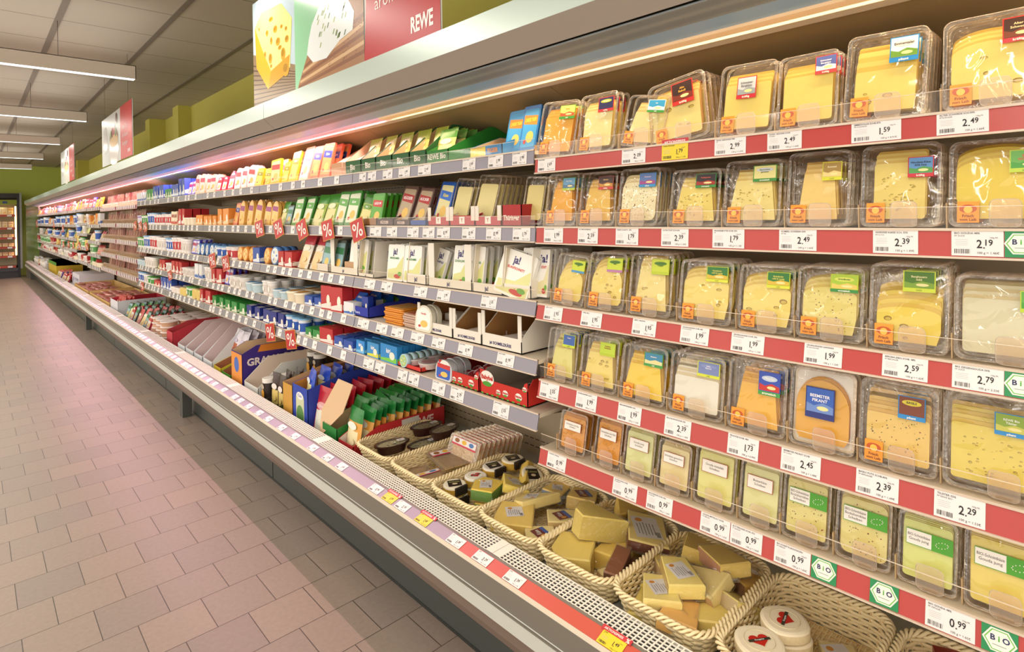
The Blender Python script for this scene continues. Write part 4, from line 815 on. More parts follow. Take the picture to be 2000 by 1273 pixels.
# ------------------------------------------------------------- first grey-railed bay
G1, G2 = '2f7a2c', '1d5a2a'
for i, (a, b_) in enumerate(((703, 733), (734, 762), (763, 794), (795, 829), (830, 862))):
    o, w_, h_, yc = putc(1, 0, a, b_, 268-6*i, .34, G2, 'slant-sided green organic carton on the top grey rail, %s from left' % NTH[i], t='Bio', tc='e8e8e0', cut=.40, ci='d8b890', d=.36)
    put(1, 0, a+5, b_-3, 270-6*i, lambda w, h: mk_pouch(w, h, .012, 'c8c070', '8a9a3a', 'e8d8a0', 'BIO', 'f4f4e8', 'e8e4c8'), 'cheese_pouch', 'food pack', 'organic cheese pouch in the %s green carton from left' % NTH[i], 5, .045, 18, X=XR+.06)
o, w_, h_, yc = putc(1, 0, 863, 906, 246, .32, '1f7a2a', 'largest green organic carton with plain green side, top grey rail', t='REWE Bio', tc='e8e8e0', cut=.62, ci='3a8a3a', d=.36)
put(1, 0, 846, 880, 250, lambda w, h: mk_pouch(w, h, .012, 'd8cc80', '4a8a3a', 'e8dca8', 'BIO', 'f4f4e8', 'e8e4c8'), 'cheese_pouch', 'food pack', 'front organic cheese pouch beside the largest green carton', 4, .05, 18, X=XR+.05)
o, w_, h_, yc = putc(1, 0, 950, 1012, 262, .42, '2f86c8', 'blue and yellow carton of snack cheese on the top grey rail', t='CHEESE TIGER', tc='e8922a', cut=.5, ci='d8b890', d=.30)
M().box(-w_*.5, -w_*.02, -.001, 0, .002, h_*.40, pk('e8d23a')).text('EVERY CODE WINS', -w_*.26, h_*.34, h_*.045, -.0016, mat('c8502a', .5), wmax=w_*.42).obj('yellow_panel', o)
put(1, 0, 985, 1018, 215, lambda w, h: mk_flat(w, h, .01, '2a8ac8', '3a9ad8', 'e8822a', 'CHEESE TIGER', 'f4d83a'), 'snack_pack', 'food pack', 'blue snack cheese pack in the blue and yellow carton, rear facing', 5, .03, 14, X=XR+.07)
put(1, 0, 1013, 1046, 205, lambda w, h: mk_flat(w, h, .01, '2470b8', '3a9ad8', 'e8822a', 'CHEESE TIGER', 'f4d83a'), 'snack_pack', 'food pack', 'blue snack cheese pack nearest the red-railed bay', 5, .03, 14, X=XR+.06)
# second level
def pou(c0, ct, cw_, t, tc='ffffff', d=.012, d2='f0e8d0'): return lambda w, h: mk_pouch(w, h, d, c0, ct, cw_, t, tc, d2)
def fla(c0, cw_, bd, t='', tc='ffffff', shp='rect', d=.014): return lambda w, h: mk_flat(w, h, d, c0, cw_, bd, t, tc, shp)
put(1, 1, 697, 720, 380, pou('a8b848', '3a7a2a', 'e0d890', 'Käse', d2='6a9a3a'), 'cheese_pouch', 'food pack', 'green cheese pouch behind the last percent sign', 6, .03, 16, .12)
put(1, 1, 722, 745, 378, fla('4a9a30', '5aa838', 'c8302a', 'KÄSE IM'), 'cheese_pouch', 'food pack', 'bright green upright pack on the second grey rail', 5, .03, 12)
putc(1, 1, 730, 764, 395, .30, '9a6a3a', 'brown kraft carton on the second grey rail', cut=.5, ci='c89a5a')
for i, (a, b_, tp) in enumerate(((765, 797, 372), (798, 830, 376))):
    putc(1, 1, a, b_, tp+30, .34, '4a2f34', 'dark brown carton with small red sign, %s of two' % NTH[i], t='RÜCKER', tc='e8d0c8', cut=.45, ci='e0b884')
    put(1, 1, a+6, b_+1, tp-8, fla('6a5048', 'b8a488', 'b02a2a', 'RÜCKER'), 'cheese_pack', 'food pack', 'brown and grey cheese pack with red band in the %s dark carton' % NTH[i], 5, .03, 18, .10, X=XR+.05)
putc(1, 1, 831, 862, 405, .30, '2a50a0', 'blue carton with yellow inside, second grey rail', cut=.45, ci='e8c890')
put(1, 1, 845, 872, 356, fla('2458b0', 'e0d8a0', '2a6ac8', 'Käse', 'f4e040'), 'cheese_pack', 'food pack', 'blue framed pale cheese pack on the second grey rail', 5, .03, 16, .10, X=XR+.045)
for i, (a, b_, tp) in enumerate(((866, 908, 348), (909, 958, 340), (959, 1010, 345))):
    putc(1, 1, a, b_, tp+42, .34, 'b83a40', 'red and white carton, second grey rail, %s from left' % NTH[i], cut=.95, ci='e8e0d4', d=.34)
    wv, hv, yv = size_at(a, b_, tp+42, XR+.09, levels(1)[1][0])
    z0 = levels(1)[1][0]; m2 = M().box(-.016, .016, -.0008, 0, .008, .036, white).text('Y', 0, .016, .014, -.0014, mat('b02a30', .5), bold=.02); 
    cr_ = max((o for o in bpy.data.objects if o.name.startswith('display_carton')), key=lambda o: o.name); c = m2.obj('front_label', cr_)
    for x0, x1 in ((-wv*.5, -wv*.36), (wv*.36, wv*.5)): M().box(x0, x1, -.0006, .002, .02, .075, mat('e8e0d4', .5)).obj('corner_flap', cr_); 
    if i < 2: put(1, 1, a+8, b_+2, tp, lambda w, h: mk_tray(w, h, .012, 'ddd090', None), 'cheese_pack', 'food pack', 'thin clear pack of pale round slices in the %s red and white carton' % NTH[i], 8, .026, 14, .08, X=XR+.04)
put(1, 1, 1016, 1056, 344, lambda w, h: mk_tray(w, h, .012, 'd8c880', None), 'cheese_pack', 'food pack', 'thin clear pack of cheese above the red carton side', 6, .03, 10, .05, X=XR+.05)
putc(1, 1, 1012, 1050, 395, .9, 'a8262a', 'red carton side lettered in white beside the red-railed bay', t='Thüringer', tc='f4e8e0', cut=.9, ci='b83a34', ts=.55)
# third level: white cartons
putc(1, 2, 646, 668, 462, .22, 'e4ddd0', 'empty narrow white carton on the third grey rail', cut=.9, ci='b8a898')
def ja(k, L, a, b_, tp, label, **kw):
    kw.setdefault('win', False); return putc(k, L, a, b_, tp, kw.pop('hf', .24), 'ebe5d8', label, t='ja!', tc='2a2a6a', **kw)
JB = lambda sub, tc='3a8a3a', pic='d8d890': (lambda w, h: _ja(w, h, sub, tc, pic))
def _ja(w, h, sub, tc, pic):
    s = M(); s.prism(rrect(0, h/2, w, h, w*.06), -.007, .007, pk('f0efe8', .3), 'y'); y = -.0076
    s.decal([(-w*.44, h*.06), (w*.46, h*.06), (w*.46, h*.70), (w*.05, h*.36), (-w*.44, h*.30)], y, pk(pic, .35)); s.decal(ell(w*.16, h*.13, w*.2, h*.06), y-.0004, pk('c23a34', .4)); s.decal(ell(w*.3, h*.20, w*.12, h*.06), y-.0006, pk('6aa838', .4))
    s.text('ja!', -w*.05, h*.73, h*.165, y-.0008, mat('2a2070', .5), bold=.02); s.text(sub, -w*.06, h*.60, h*.055, y-.0008, mat(tc, .5), wmax=w*.7, bold=.02); return s
ja(1, 2, 673, 727, 466, 'white carton with a window, second from left on the third grey rail', win=True, cut=.05, ci='b8ab94')
put(1, 2, 682, 716, 468, JB('MILDER KÄSE'), 'cheese_pack', 'food pack', 'white discount cheese pack behind the carton window', 5, .035, 8, X=XR+.035)
ja(1, 2, 728, 758, 470, 'white carton lettered on the inner side', cut=.05, hf=.10, ci='d8ccb4', side_t=('ja!', '2a2a6a', .04, .3, .5))
put(1, 2, 757, 788, 478, JB('MAASDAMER'), 'cheese_pack', 'food pack', 'white Maasdamer pack, left one of the front pair', 5, .03, 6)
put(1, 2, 789, 822, 480, JB('MAASDAMER'), 'cheese_pack', 'food pack', 'white Maasdamer pack, right one of the front pair', 5, .03, 6)
ja(1, 2, 824, 862, 472, 'white carton right of the Maasdamer pair', cut=.05, hf=.24, ci='d8ccb4')
put(1, 2, 838, 862, 486, JB('GOUDA MITTELALT', '2a3a8a'), 'cheese_pack', 'food pack', 'blue lettered white pack leaning in its carton', 4, .03, 14, .18, X=XR+.04)
ja(1, 2, 867, 952, 474, 'broad white carton with two packs behind its window', win=True, cut=.05, ci='c8bca4')
put(1, 2, 884, 912, 480, JB('GOUDA JUNG'), 'cheese_pack', 'food pack', 'green lettered pack, left one in the broad white carton', 5, .035, 8, X=XR+.035)
put(1, 2, 913, 944, 482, JB('GOUDA JUNG'), 'cheese_pack', 'food pack', 'green lettered pack, right one in the broad white carton', 5, .035, 8, X=XR+.035)
ja(1, 2, 954, 1012, 476, 'white carton behind the leaning red lettered pack', cut=.05, hf=.20, ci='d8ccb4')
put(1, 2, 962, 1030, 492, JB('KÄSE-AUFSCHNITT', 'd84a3a', 'dcdc98'), 'cheese_pack', 'food pack', 'large white pack with red lettering leaning in front of the cartons', 2, .02, 14, .20, X=XR+.012)
ja(1, 2, 1014, 1068, 482, 'low fronted white carton beside the red-railed bay', cut=.05, hf=.26, ci='c8bca4')
put(1, 2, 1018, 1048, 485, JB('KÄSE', 'd84a3a', 'e0c468'), 'cheese_pack', 'food pack', 'orange tinted pack in the low fronted white carton', 4, .03, 8, X=XR+.05)
put(1, 2, 1050, 1070, 488, JB('AUFSCHNITT', 'd84a3a', 'e0d8a8'), 'cheese_pack', 'food pack', 'narrow white pack at the end of the third grey rail', 4, .03, 8, X=XR+.05)
# fourth level
for i, (a, b_) in enumerate(((640, 668),)):
    put(1, 3, a+5, b_+5, 560, lambda w, h: mk_roundpack(min(w, h)/2, .025, '1f4fa8', 'd8c83a', ''), 'cheese_round', 'food pack', 'blue round cheese portion box standing on edge', 6, .032, 6, X=XR+.03)
for i, (a, b_) in enumerate(((674, 689), (690, 706))):
    put(1, 3, a, b_, 572, lambda w, h: mk_wedge(w, h, h*.8, '1f5fb8', '8ac83a', 'Almette'), 'spread_box', 'food pack', '%s green and blue slanted spread box on the fourth grey rail' % NTH[i], 5, .075, 0, X=XR+.05)
putc(1, 3, 708, 748, 588, .75, '2330a0', 'dark blue tray carton on the fourth grey rail', cut=.3, ci='2330a0', t='Bavaria', tc='c8ccf0', d=.3, ts=.6)
for i in range(6):
    put(1, 3, 712+i*5, 724+i*5, 578, lambda w, h: mk_box(w, h, .03, '1d3a9a', '3a6ad0', '', 'ffffff', '2a4ac0'), 'food_box', 'food pack', 'small dark blue box in the dark blue tray, %s in line' % NTH[i], 1, .03, 0, X=XR+.05+i*.045)
def stack(k, L, p0, p1, n, th, c, pic, label, X=None, zt=None, d=.14, skew=.004, name='flat_pack', shp='rect'):
    zt = zt or levels(k)[L][0]+.001; X = X or XR+.015; ya, yb = ypx(p0, X, zt+.02), ypx(p1, X, zt+.02); w_ = abs(ya-yb); s = M()
    s.prism(rrect(0, d/2, w_, d, .012) if shp == 'rect' else ell(0, d/2, w_/2, d/2, 18), 0, th*.8, pk(c, .3), 'z'); q = rrect(0, d/2, w_*.8, d*.8, .01) if shp == 'rect' else ell(0, d/2, w_*.38, d*.38, 18); s.prism(q, th*.8, th*.9, pk(pic, .35), 'z')
    me = s.mesh(name)
    for i in range(n):
        o = bpy.data.objects.new(name, me); COL.objects.link(o); setm(o, X+random.uniform(-skew, skew), (ya+yb)/2+random.uniform(-skew, skew), zt+i*th, 0, 0, random.uniform(-.05, .05))
        tag(o, ' '.join((('topmost ' if i == n-1 else NTH[i]+' from below in the stack of ')+label).split()[:16]), 'food pack', label[:60])
stack(1, 3, 750, 785, 8, .009, 'e0902a', 'd8a860', 'thin orange cheese packs lying on the fourth grey rail')
stack(1, 3, 786, 818, 6, .010, 'c8a894', 'b8684a', 'clear packs of meat slices lying on the fourth grey rail')
put(1, 3, 813, 845, 596, fla('dcd8c4', 'f2f0ea', 'f2f0ea', 'Petrella', 'c8302a', 'arch', .02), 'spread_tub', 'food pack', 'arched spread tub with red lettering and green leaves', 2, .03, 6, X=XR+.012)
for i, (a, b_, tp) in enumerate(((846, 914, 588), (915, 971, 598), (972, 1050, 602))):
    o, w_, h_, yc = putc(1, 3, a, b_, tp, .36, 'e8e2d6', 'open white carton with brown inside, fourth grey rail, %s from left' % NTH[i], t='ja! SCHMELZKÄSE', tc='2a2a6a', cut=.35, ci='a87844', d=.30, ts=.5)
    for q, s_ in ((-1, 1), (1, 1)): c = M().box(q*w_*.5-(.018 if q > 0 else 0), q*w_*.5+(0 if q > 0 else .018), -.0008, .002, h_*.3, h_*.96, mat('e8e2d6', .6)).obj('corner_flap', o)
    for q in range(4):
        s = mk_box(.07, .03, .07, 'efe9e0', 'd8c8b8', 'ja!', '2a2a6a'); b2 = s.obj('cheese_block'); z0 = levels(1)[3][0]
        setm(b2, XR+.07+.08*(q//2)+(.01 if i else 0), yc+(.03 if q % 2 else -.035)+(-.02 if i else .0), z0+.006+(.031 if (q == 3 and i == 0) else 0), 0, 0, random.uniform(-.3, .3)); tag(b2, '%s small wrapped cheese block in the %s open white carton' % (NTH[q], NTH[i]), 'cheese block', 'wrapped cheese blocks')
# lowest level
for i, (c, c2) in enumerate((('5aa860', 'e8ece0'), ('8ab0dc', 'e8ecf0'), ('d88088', 'f0e8e8'), ('c8302f', 'e8ece8'))):
    for r in range(5):
        for st in range(2):
            if i == 3 and st: continue
            s = mk_box(.062, .024, .085, c, c2, '', 'ffffff', c2); o = s.obj('food_box') if r == 0 and st == 0 else bpy.data.objects.new('food_box', bx_); bx_ = o.data
            if r or st: COL.objects.link(o)
            setm(o, XR+.055+r*.09, ypx(628+i*17, XR+.03, .87), LV_B[4][0]+.001+st*.0245); tag(o, '%s flat box, row %s from the front, %s layer, left of the blue boxes' % (('green', 'light blue', 'pink', 'red')[i], NTH[r], ('lower', 'upper')[st]), 'food pack', 'flat boxes on the lowest grey rail')
putc(1, 4, 695, 720, 672, .6, '2a8ad0', 'light blue tray carton at the left of the lowest grey rail', cut=.4, ci='6ab0d8', d=.2)
put(1, 4, 700, 716, 664, lambda w, h: mk_box(w, h, .03, '2f8ad4', '7ac0e8', 'kiri'), 'food_box', 'food pack', 'narrow light blue box in its tray on the lowest grey rail', 4, .045, 4)
put(1, 4, 748, 780, 672, lambda w, h: mk_box(w, h, .03, '2a88cc', '7ac84a', 'kiri', 'f4f8fa'), 'food_box', 'food pack', 'big sky blue box with white lettering on the lowest grey rail', 5, .034, 2)
put(1, 4, 722, 744, 668, lambda w, h: mk_box(w, h, .03, '3a90cc', 'd8d84a', 'kiri', 'f4f8fa'), 'food_box', 'food pack', 'sky blue box left of the big sky blue box', 4, .034, 2)
put(1, 4, 782, 802, 690, lambda w, h: mk_roundpack(min(w, h)/2, .028, 'b8d8e4', 'a8c87a', ''), 'spread_tub', 'food pack', 'pale green round tub standing on edge', 6, .034, 4)
putc(1, 4, 798, 852, 708, .9, 'd0342a', 'shallow red tray holding clear lidded tubs', cut=.2, ci='c83a30', d=.26)
for i in range(6):
    s = mk_tubflat(.048, .026, 'd8c0bc', 'd8d0cc', 'b88a8a'); o = s.obj('spread_tub'); setm(o, XR+.07+(i % 3)*.09, ypx(812 if i < 3 else 838, XR+.07, .89), LV_B[4][0]+.008); tag(o, 'clear lidded round tub in the shallow red tray, %s row, %s from front' % (('left', 'right')[i//3], NTH[i % 3]), 'food pack', 'round tubs in the red tray')
put(1, 4, 855, 886, 702, fla('c8ccd0', '2a5ab8', 'c83030', '', 'ffffff', 'arch', .03), 'spread_tub', 'food pack', 'oval blue tub with fruit picture beside the red cartons', 3, .035, 6)
for i, (a, b_, tp) in enumerate(((888, 966, 704), (969, 1062, 722))):
    o, w_, h_, yc = putc(1, 4, a, b_, tp, .62, 'c42a20', 'red netted-cheese carton with white round badges, %s of two' % NTH[i], cut=.10, ci='b8aea0' if i else 'b8342a', d=.30)
    s = M(); s.T = None
    s.decal([(-w_*.5, h_*.62), (-w_*.22, h_*.62), (-w_*.25, h_*.76), (-w_*.36, h_*.97), (-w_*.5, h_*1.02)], -.0004, mat('c42a20', .6))
    s.decal([(w_*.40, h_*.62), (w_*.5, h_*.62), (w_*.5, h_*.95), (w_*.44, h_*.88)], -.0004, mat('c42a20', .6))
    for x, z, r in ((-.34, .68, .15), (.05, .28, .06), (.32, .30, .07), (-.1, .24, .05), (.44, .66, .045)):
        s.decal(ell(x*w_, z*h_, r*w_, r*w_*.75, 14), -.0009, white); s.decal(ell(x*w_, (z)*h_-r*w_*.55, r*w_*.7, r*w_*.25, 10), -.0013, mat('4a9a30', .5)); s.text('Babybel', x*w_, z*h_-r*w_*.12, r*w_*.42, -.0017, mat('c42a20', .5), wmax=r*w_*1.7, bold=.04)
    for q in range(9): s.decal(ell(-w_*.45+q*w_*.11, h_*.045, w_*.03, h_*.03, 8), -.0009, mat('5aa830', .5))
    s.obj('front_print', o)
    for q in range(11 if i == 0 else 3):
        n_ = M(); n_.lathe([(.001, 0), (.016, .003), (.021, .012), (.021, .018), (.016, .026), (.001, .029)], 12, pk('8a1e2a', .35))
        for a_ in range(4): n_.tube([(.0212*cos(a_*pi/4+t_*pi/5)*cos(0), .0212*sin(a_*pi/4+t_*pi/5), .003+.023*t_/10) for t_ in range(11)], .0012, 4, mat('d8c8cc', .5))
        b2 = n_.obj('netted_cheese'); b2.location = (XR+.05+random.uniform(0, .2), yc+random.uniform(-.36, .36)*w_+(-.02 if i else 0), LV_B[4][0]+.012+(0 if q < 6 else .028)); b2.rotation_euler = (random.uniform(-.6, .6), random.uniform(-.6, .6), 0)
        tag(b2, '%s dark red netted mini cheese in the %s red carton' % (NTH[q], NTH[i]), 'cheese', 'netted cheeses in the %s red carton' % NTH[i])
# ---------------------------------------------------------------- bays further along: rows of goods shelf by shelf
ROWN = {2: 'second grey bay', 3: 'third grey bay', 4: 'fourth grey bay', 5: 'fifth grey bay', 8: 'bay past the clear trays', 9: 'second bay past the trays', 10: 'third bay past the trays', 11: 'fourth bay past the trays', 12: 'fifth bay past the trays', 13: 'sixth bay past the trays', 14: 'seventh bay past the trays', 15: 'eighth bay past the trays', 16: 'ninth bay past the trays', 17: 'tenth bay past the trays', 18: 'eleventh bay past the trays', 19: 'last bay'}
MESHC = {}
def row(k, L, items, X=None, zt=None, y0=None, y1=None, rows=None, where=None):
    zt = zt if zt is not None else levels(k)[L][0]+.001; X = X or XR+.02
    y0 = EDG[k]+.02 if y0 is None else y0; y1 = EDG[k+1]-.02 if y1 is None else y1
    tot = sum(n*w for n, w, *_ in items); f = (y1-y0)/tot; y = y1
    for n, w, h, key, fn, name, lab, rw, pitch, lean in items:
        ck = (key, round(w, 3), round(h, 3))
        if ck not in MESHC: MESHC[ck] = fn(w*.94, h).mesh(name)
        me = MESHC[ck]; lb = lab+', '+(where or (ORD[L]+' shelf, '+ROWN[k]))
        for i in range(n):
            yc = y-w*f/2; y -= w*f; l_ = uniq(lb)
            for r in range(rows or rw):
                o = bpy.data.objects.new(name, me); COL.objects.link(o); setm(o, X+r*pitch+random.uniform(0, .006), yc+random.uniform(-.003, .003), zt, lean+random.uniform(-2, 2), random.uniform(-.05, .05) if h/w > .9 else 0, random.uniform(-.06, .06))
                if r == 0: tag(o, l_, 'food pack', lb[:60])
                else: tag(o, uniq(' '.join((NTH[r]+' one behind the front '+l_).replace(',', '').split()[:14])), 'food pack', 'behind '+lb[:50])
K = {  # key: (maker, name, look, rows, pitch, lean)
 'pinkarch': (lambda w, h: mk_flat(w, h, .02, 'e8c4a0', 'f0d8c8', 'b83a50', '', 'ffffff', 'arch'), 'cheese_pack', 'pink and cream arched pack', 3, .03, 6),
 'redarch': (lambda w, h: mk_flat(w, h, .02, 'b02a3a', 'e8e0dc', 'c03a40', '', 'ffffff', 'arch'), 'cheese_pack', 'red and white arched pack', 3, .026, 12),
 'whitearch': (lambda w, h: mk_flat(w, h, .018, 'e8d8cc', 'f4ece4', 'c84a40', '', 'ffffff', 'arch'), 'cheese_pack', 'white arched pack with red band', 3, .028, 8),
 'yellow': (lambda w, h: mk_flat(w, h, .012, 'e0b020', 'ecd058', '7a8a20', 'Käse', 'f4f4d0'), 'cheese_pack', 'yellow cheese pack', 3, .04, 14),
 'yellowbig': (lambda w, h: mk_flat(w, h, .014, 'e8b81c', 'f0d890', 'c83a30', '', 'ffffff'), 'cheese_pack', 'broad yellow raclette pack', 3, .05, 6),
 'lilac': (lambda w, h: mk_flat(w, h, .012, 'e0c8a8', 'f0ece8', '8a4a9a', 'Käse'), 'cheese_pack', 'cream pack with purple seal', 3, .04, 14),
 'orangep': (lambda w, h: mk_flat(w, h, .012, 'd8643a', 'e8a058', '2a4a9a', 'Käse'), 'cheese_pack', 'orange pack with blue seal', 3, .04, 14),
 'tan': (lambda w, h: M().prism([(0, 0), (.3, 0), (.3, h), (.24, h), (.02, h*.35), (0, h*.35)], -w/2, w/2, mat('c09a74', .7), 'x'), 'carton', 'plain brown slanted carton', 1, .1, 0),
 'greenbag': (lambda w, h: mk_pouch(w, h, .014, '9ab048', '3a8a2a', 'e0d898', '', 'ffffff', 'e0e8c0'), 'cheese_pouch', 'green cheese pouch', 3, .03, 20),
 'greenpack': (lambda w, h: mk_flat(w, h, .012, '3f8a34', 'dfe4cc', '58a83a', 'Käse'), 'cheese_pack', 'green and white cheese pack', 3, .03, 16),
 'purpleoval': (lambda w, h: mk_flat(w, h, .02, 'e8b058', 'f0c878', 'a02a7a', '', 'ffffff', 'arch'), 'cheese_pack', 'orange arched pack with purple oval', 3, .028, 8),
 'orangebox': (lambda w, h: mk_box(w, h, .05, 'e8923a', 'f0d0a0', ''), 'food_box', 'small orange box', 3, .06, 0),
 'redbox': (lambda w, h: mk_box(w, h, .06, 'b8262c', 'efe0d8', '', 'ffffff', 'd03a38'), 'food_box', 'red box', 3, .07, 0),
 'creambox': (lambda w, h: mk_box(w, h, .06, 'e8d8b8', 'c03a38', 'GRAND', 'a02a2a'), 'food_box', 'cream box with red foot', 3, .07, 0),
 'bluebox': (lambda w, h: mk_box(w, h, .05, '2c50a8', 'dfe6f0', '', 'ffffff', '3a70c8'), 'food_box', 'blue and white box', 3, .06, 0),
 'whitebox': (lambda w, h: mk_box(w, h, .05, 'e4e6ea', '3a6ab8', '', '2a2a6a'), 'food_box', 'white box with blue foot', 3, .06, 0),
 'greenbox': (lambda w, h: mk_box(w, h, .05, '2a8a3a', 'd8e0c8', ''), 'food_box', 'green box', 3, .06, 0),
 'navybox': (lambda w, h: mk_box(w, h, .05, '1f2c80', 'e8ecf0', '', 'ffffff', 'c8ccd8'), 'food_box', 'navy and white box', 3, .06, 0),
 'cupw': (lambda w, h: mk_cup(w/2*.9, h, 'e8e4e0', 'd8d0c8', 'f0eeea'), 'food_cup', 'white cup', 3, .08, 0),
 'cupr': (lambda w, h: mk_cup(w/2*.9, h, 'e8e0dc', 'c03a40', 'e8e4e0'), 'food_cup', 'white cup with red band', 3, .08, 0),
 'cupb': (lambda w, h: mk_cup(w/2*.9, h, 'dfe4ee', '2a58b0', '7ab0d8'), 'food_cup', 'white cup with blue band', 3, .08, 0),
 'cupg': (lambda w, h: mk_cup(w/2*.9, h, 'e4e8dc', '4a9a4a', '5aa84a'), 'food_cup', 'white cup with green band', 3, .08, 0),
 'cupp': (lambda w, h: mk_cup(w/2*.9, h, 'a088c0', 'e0d8ec', 'd8d4e4'), 'food_cup', 'lilac cup', 3, .08, 0),
 'tin': (lambda w, h: mk_roundpack(w/2, .04, '4a78b8', 'dfe4ea'), 'cheese_round', 'blue round pack on edge', 4, .045, 4),
 'orangeround': (lambda w, h: mk_roundpack(w/2, .04, 'd8842a', 'e8c070'), 'cheese_round', 'orange round pack on edge', 4, .045, 4),
 'camem': (lambda w, h: mk_tubflat(w/2*.94, h, 'e8dcc0', 'f0e8d0', 'c88a3a'), 'cheese_round', 'low round cheese box', 3, .10, 0),
 'silver': (lambda w, h: mk_pouch(w, h, .02, 'e0dcd0', 'c23a48', 'e8c890', 'Snack', 'ffffff'), 'cheese_pouch', 'cream pouch with red top', 3, .04, 20),
 'darkp': (lambda w, h: mk_flat(w, h, .014, '3a4a40', '8ab0b8', '2a7a4a', ''), 'cheese_pack', 'dark green pack', 3, .03, 14),
 'meatp': (lambda w, h: mk_pouch(w, h, .02, 'c86a6a', 'b8303a', 'e0a898', ''), 'meat_pouch', 'red and pink sliced meat pack', 4, .04, 16),
 'violetp': (lambda w, h: mk_flat(w, h, .014, '4438b0', 'd8d4ec', 'b02a50', ''), 'food_pack', 'violet pack', 4, .04, 10),
 'tubset': (lambda w, h: mk_tubflat(w/2*.94, h, 'ece4dc', 'f0ece8', 'c8a0a8'), 'spread_tub', 'low white tub', 3, .10, 0),
 'tealtub': (lambda w, h: mk_tubflat(w/2*.94, h, 'b8d0d8', 'd0dce0', '3a88c0'), 'spread_tub', 'pale blue tub', 3, .10, 0),
 'cheeseb': (lambda w, h: M().prism(rrect(0, h/2, w*.9, h, h*.4), -.03, .03, pk('e0c468'), 'y', pk('e8d080'), True), 'cheese_block', 'yellow cheese piece', 2, .08, 0)}
def it(n, key, w, h, rw=None): m_ = K[key]; return (n, w, h, key, m_[0], m_[1], m_[2], rw or min(3, m_[3]), m_[4], m_[5])
R = row
R(2, 0, [it(1, 'yellow', .09, .10), it(1, 'yellowbig', .16, .155), it(1, 'yellow', .10, .13), it(1, 'yellow', .12, .185), it(1, 'lilac', .14, .20), it(2, 'orangep', .12, .19), it(1, 'tan', .12, .19), it(1, 'tan', .12, .18)])
R(2, 1, [it(2, 'purpleoval', .11, .15), it(1, 'greenbag', .10, .15), it(1, 'darkp', .10, .12), it(2, 'greenpack', .13, .17), it(2, 'greenbag', .14, .18), it(2, 'greenpack', .12, .18)])
R(2, 2, [it(1, 'orangeround', .11, .11), it(1, 'tin', .12, .12), it(2, 'redbox', .10, .09), it(2, 'silver', .13, .20), it(2, 'darkp', .12, .17), it(1, 'tan', .13, .18)])
R(2, 3, [it(2, 'cupw', .09, .09), it(2, 'tealtub', .11, .05), it(2, 'camem', .12, .06), it(2, 'bluebox', .11, .05), it(2, 'redbox', .12, .125), it(1, 'whitebox', .10, .06)])
R(2, 4, [it(3, 'navybox', .11, .085), it(3, 'cupb', .09, .09), it(2, 'greenbox', .09, .05), it(1, 'redbox', .15, .08), it(2, 'bluebox', .10, .05)])
R(3, 0, [it(2, 'pinkarch', .12, .14), it(2, 'redarch', .12, .11), it(1, 'redarch', .14, .14), it(3, 'whitearch', .13, .15), it(1, 'yellow', .11, .12)])
R(3, 1, [it(3, 'orangebox', .09, .07), it(2, 'orangebox', .11, .12), it(1, 'orangep', .12, .16), it(3, 'purpleoval', .12, .17)])
R(3, 2, [it(3, 'tin', .10, .10), it(2, 'cupb', .10, .09), it(2, 'cupr', .10, .09), it(3, 'orangeround', .10, .10), it(1, 'bluebox', .12, .10)])
R(3, 3, [it(2, 'cupw', .09, .11), it(2, 'redbox', .11, .11), it(2, 'violetp', .08, .12), it(3, 'cupw', .11, .08), it(2, 'tealtub', .12, .06)])
R(3, 4, [it(1, 'redbox', .12, .10), it(5, 'greenbox', .11, .075), it(2, 'navybox', .10, .08)])
R(4, 0, [it(3, 'greenbox', .09, .08), it(3, 'bluebox', .09, .11), it(2, 'bluebox', .10, .15), it(2, 'violetp', .12, .12), it(2, 'pinkarch', .14, .16)])
R(4, 1, [it(3, 'cupr', .09, .10), it(2, 'creambox', .12, .12), it(2, 'redbox', .12, .14), it(3, 'camem', .12, .06), it(2, 'orangebox', .10, .08)])
R(4, 2, [it(3, 'cupb', .09, .12), it(3, 'cupr', .09, .13), it(3, 'cupw', .09, .12), it(2, 'violetp', .10, .12), it(2, 'tin', .10, .11)])
R(4, 3, [it(2, 'cupw', .10, .08), it(3, 'redbox', .10, .11), it(3, 'cupw', .10, .07), it(2, 'whitebox', .11, .12)])
R(4, 4, [it(2, 'bluebox', .10, .11), it(3, 'tubset', .10, .05), it(2, 'cheeseb', .12, .06), it(2, 'cupg', .09, .09), it(2, 'cheeseb', .12, .08), it(1, 'redbox', .10, .10)])
R(5, 0, [it(4, 'whitebox', .10, .09), it(3, 'greenbox', .10, .11), it(4, 'bluebox', .10, .13)])
R(5, 1, [it(2, 'cupp', .09, .10), it(3, 'cupg', .09, .10), it(3, 'cupb', .09, .12), it(4, 'cupr', .09, .10)])
R(5, 2, [it(3, 'cupg', .10, .11), it(3, 'cupb', .10, .13), it(3, 'cupr', .10, .13), it(3, 'cupw', .10, .12)])
R(5, 3, [it(3, 'tealtub', .12, .06), it(4, 'cupw', .10, .10), it(2, 'greenbag', .12, .10), it(2, 'redbox', .1, .1)])
R(5, 4, [it(3, 'cupb', .09, .10), it(2, 'cupw', .10, .09), it(2, 'cupg', .12, .08), it(2, 'redbox', .12, .06), it(2, 'bluebox', .10, .11)])
